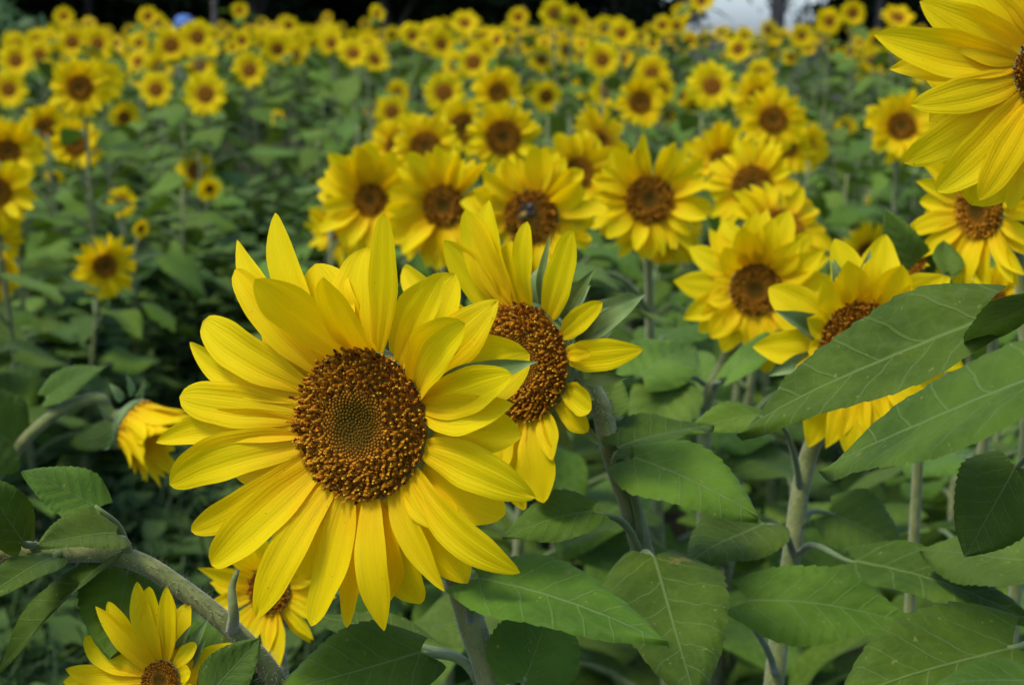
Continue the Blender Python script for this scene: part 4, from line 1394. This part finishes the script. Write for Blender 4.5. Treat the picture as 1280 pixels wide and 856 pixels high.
skin_mesh('trousers', [bv[0], bv[6], bv[7], bv[8], bv[10], bv[11], bv[12]], [(0, 1), (1, 2), (2, 3), (0, 4), (4, 5), (5, 6)], [(.15, .115), .10, .075, .062, .10, .075, .062], [TROUS], person)
for s_ in (-1, 1):
    for fi in range(5):         # fingers
        x0 = s_ * .19 + (fi - 2) * .016
        mb = MB()
        ln = (.05, .068, .074, .068, .052)[fi]
        mb.tube([V((x0, -.135, .785)), V((x0 + (fi - 2) * .003, -.15, .785 - ln * .6)), V((x0 + (fi - 2) * .004, -.142, .785 - ln))], [.009, .008, .006], 6)
        link('finger', mb.mesh('finger', [SKINM]), body)
mb = MB()
mb.lathe([(.096, 0), (.097, .03), (.088, .07), (.06, .10), (.02, .112), (.001, .113)], Matrix.Translation((0, -.012, 1.605)), 18)
cap = link('cap', mb.mesh('cap', [CAPM]), person)
mb = MB()
rows, uvs = [], []
for i in range(5):
    r = .092 + .075 * i / 4
    rows.append([V((-r * math.sin(q) * (1 if i == 0 else 1 - .08 * i), -.012 - r * math.cos(q), 1.607 - .008 * i - .03 * (math.sin(q) ** 2) * i / 4)) for q in [math.radians(-62 + 124 * j / 10) for j in range(11)]])
    uvs.append([(j / 10, i / 4) for j in range(11)])
Mr = Matrix.Rotation(math.radians(-70), 4, 'Z')
mb.grid([[Mr @ p for p in r] for r in rows], uvs)
link('brim', mb.mesh('brim', [CAPM]), cap)
mb = MB()
mb.lathe([(.088, .02), (.09, -.03), (.085, -.09), (.06, -.12)], Matrix.Translation((0, .012, 1.60)), 14)
link('hair', mb.mesh('hair', [HAIRM]), person)
for s_ in (-1, 1):
    mb = MB()
    mb.lathe([(.001, -.008), (.008, -.004), (.009, 0), (.006, .005), (.001, .008)], Matrix.Translation((s_ * .032, -.094, 1.578)), 8)
    link('eye', mb.mesh('eye', [HAIRM]), person)
mb = MB()
mb.tube([V((0, -.09, 1.58)), V((0, -.112, 1.55)), V((0, -.092, 1.54))], [.008, .014, .008], 8)
link('nose', mb.mesh('nose', [SKINM]), person)
person.rotation_euler = (0, 0, math.radians(-20))
person.scale = (0.975, 0.975, 0.975)
tag(person, 'person in a blue cap standing far off among the sunflowers', 'person')

# ---- bee on the disc of the middle bloom
c, R = BEE_HEAD
n = facing(-6, 8)
M = frame(c + n * (R * 0.30) + Vector((-.004, 0, .006)), n, 0.9)
BEEM = plain('bee_dark', (0.012, 0.010, 0.008), (0.03, 0.024, 0.016), 300.0, 0.5, 0.4, 0.0, 0.4)
BEEY = plain('bee_fuzz', (0.22, 0.15, 0.03), (0.32, 0.22, 0.05), 300.0, 0.9, 0.1, 0.0, 0.4)
WING = plain('bee_wing', (0.05, 0.045, 0.035), (0.09, 0.085, 0.07), 200.0, 0.7, 0.1, 0.5, 0.0)
bee = link('bee', None, None, M @ Matrix.Scale(0.8, 4))
axis = Matrix.Rotation(math.pi / 2, 4, 'Y')
mb = MB()
mb.lathe([(.0001, 0), (.0035, .001), (.0052, .004), (.0050, .008), (.0036, .012), (.0005, .015)], Matrix.Translation((.001, 0, .006)) @ axis, 12)
link('abdomen', mb.mesh('abdomen', [BEEM]), bee)
mb = MB()
mb.lathe([(.0001, -.010), (.0034, -.009), (.0048, -.006), (.0046, -.002), (.003, .001), (.0001, .002)], Matrix.Translation((0, 0, .0065)) @ axis, 12)
link('thorax', mb.mesh('thorax', [BEEY]), bee)
mb = MB()
mb.lathe([(.0001, -.015), (.0020, -.0145), (.0028, -.012), (.0022, -.010), (.0001, -.009)], Matrix.Translation((0, 0, .0055)) @ axis, 10)
link('head', mb.mesh('head', [BEEM]), bee)
for s_ in (-1, 1):
    mb = MB()
    petal(mb, V((-.004, s_ * .002, .010)), V((.010, s_ * .011, .0125)), UP, .0055, .05, 0, .1, RB, 4, 6, .5)
    link('wing', mb.mesh('wing', [WING]), bee)
    for k in range(3):
        x0 = -.007 + .003 * k
        mb = MB()
        mb.tube([V((x0, s_ * .003, .005)), V((x0 - .001 + .002 * k, s_ * .008, .007)), V((x0 - .002 + .004 * k, s_ * .011, .0)),], [.0006, .0005, .0003], 5)
        link('leg', mb.mesh('leg', [BEEM]), bee)
tag(bee, 'dark bee feeding on the disc of a middle row sunflower', 'bee')
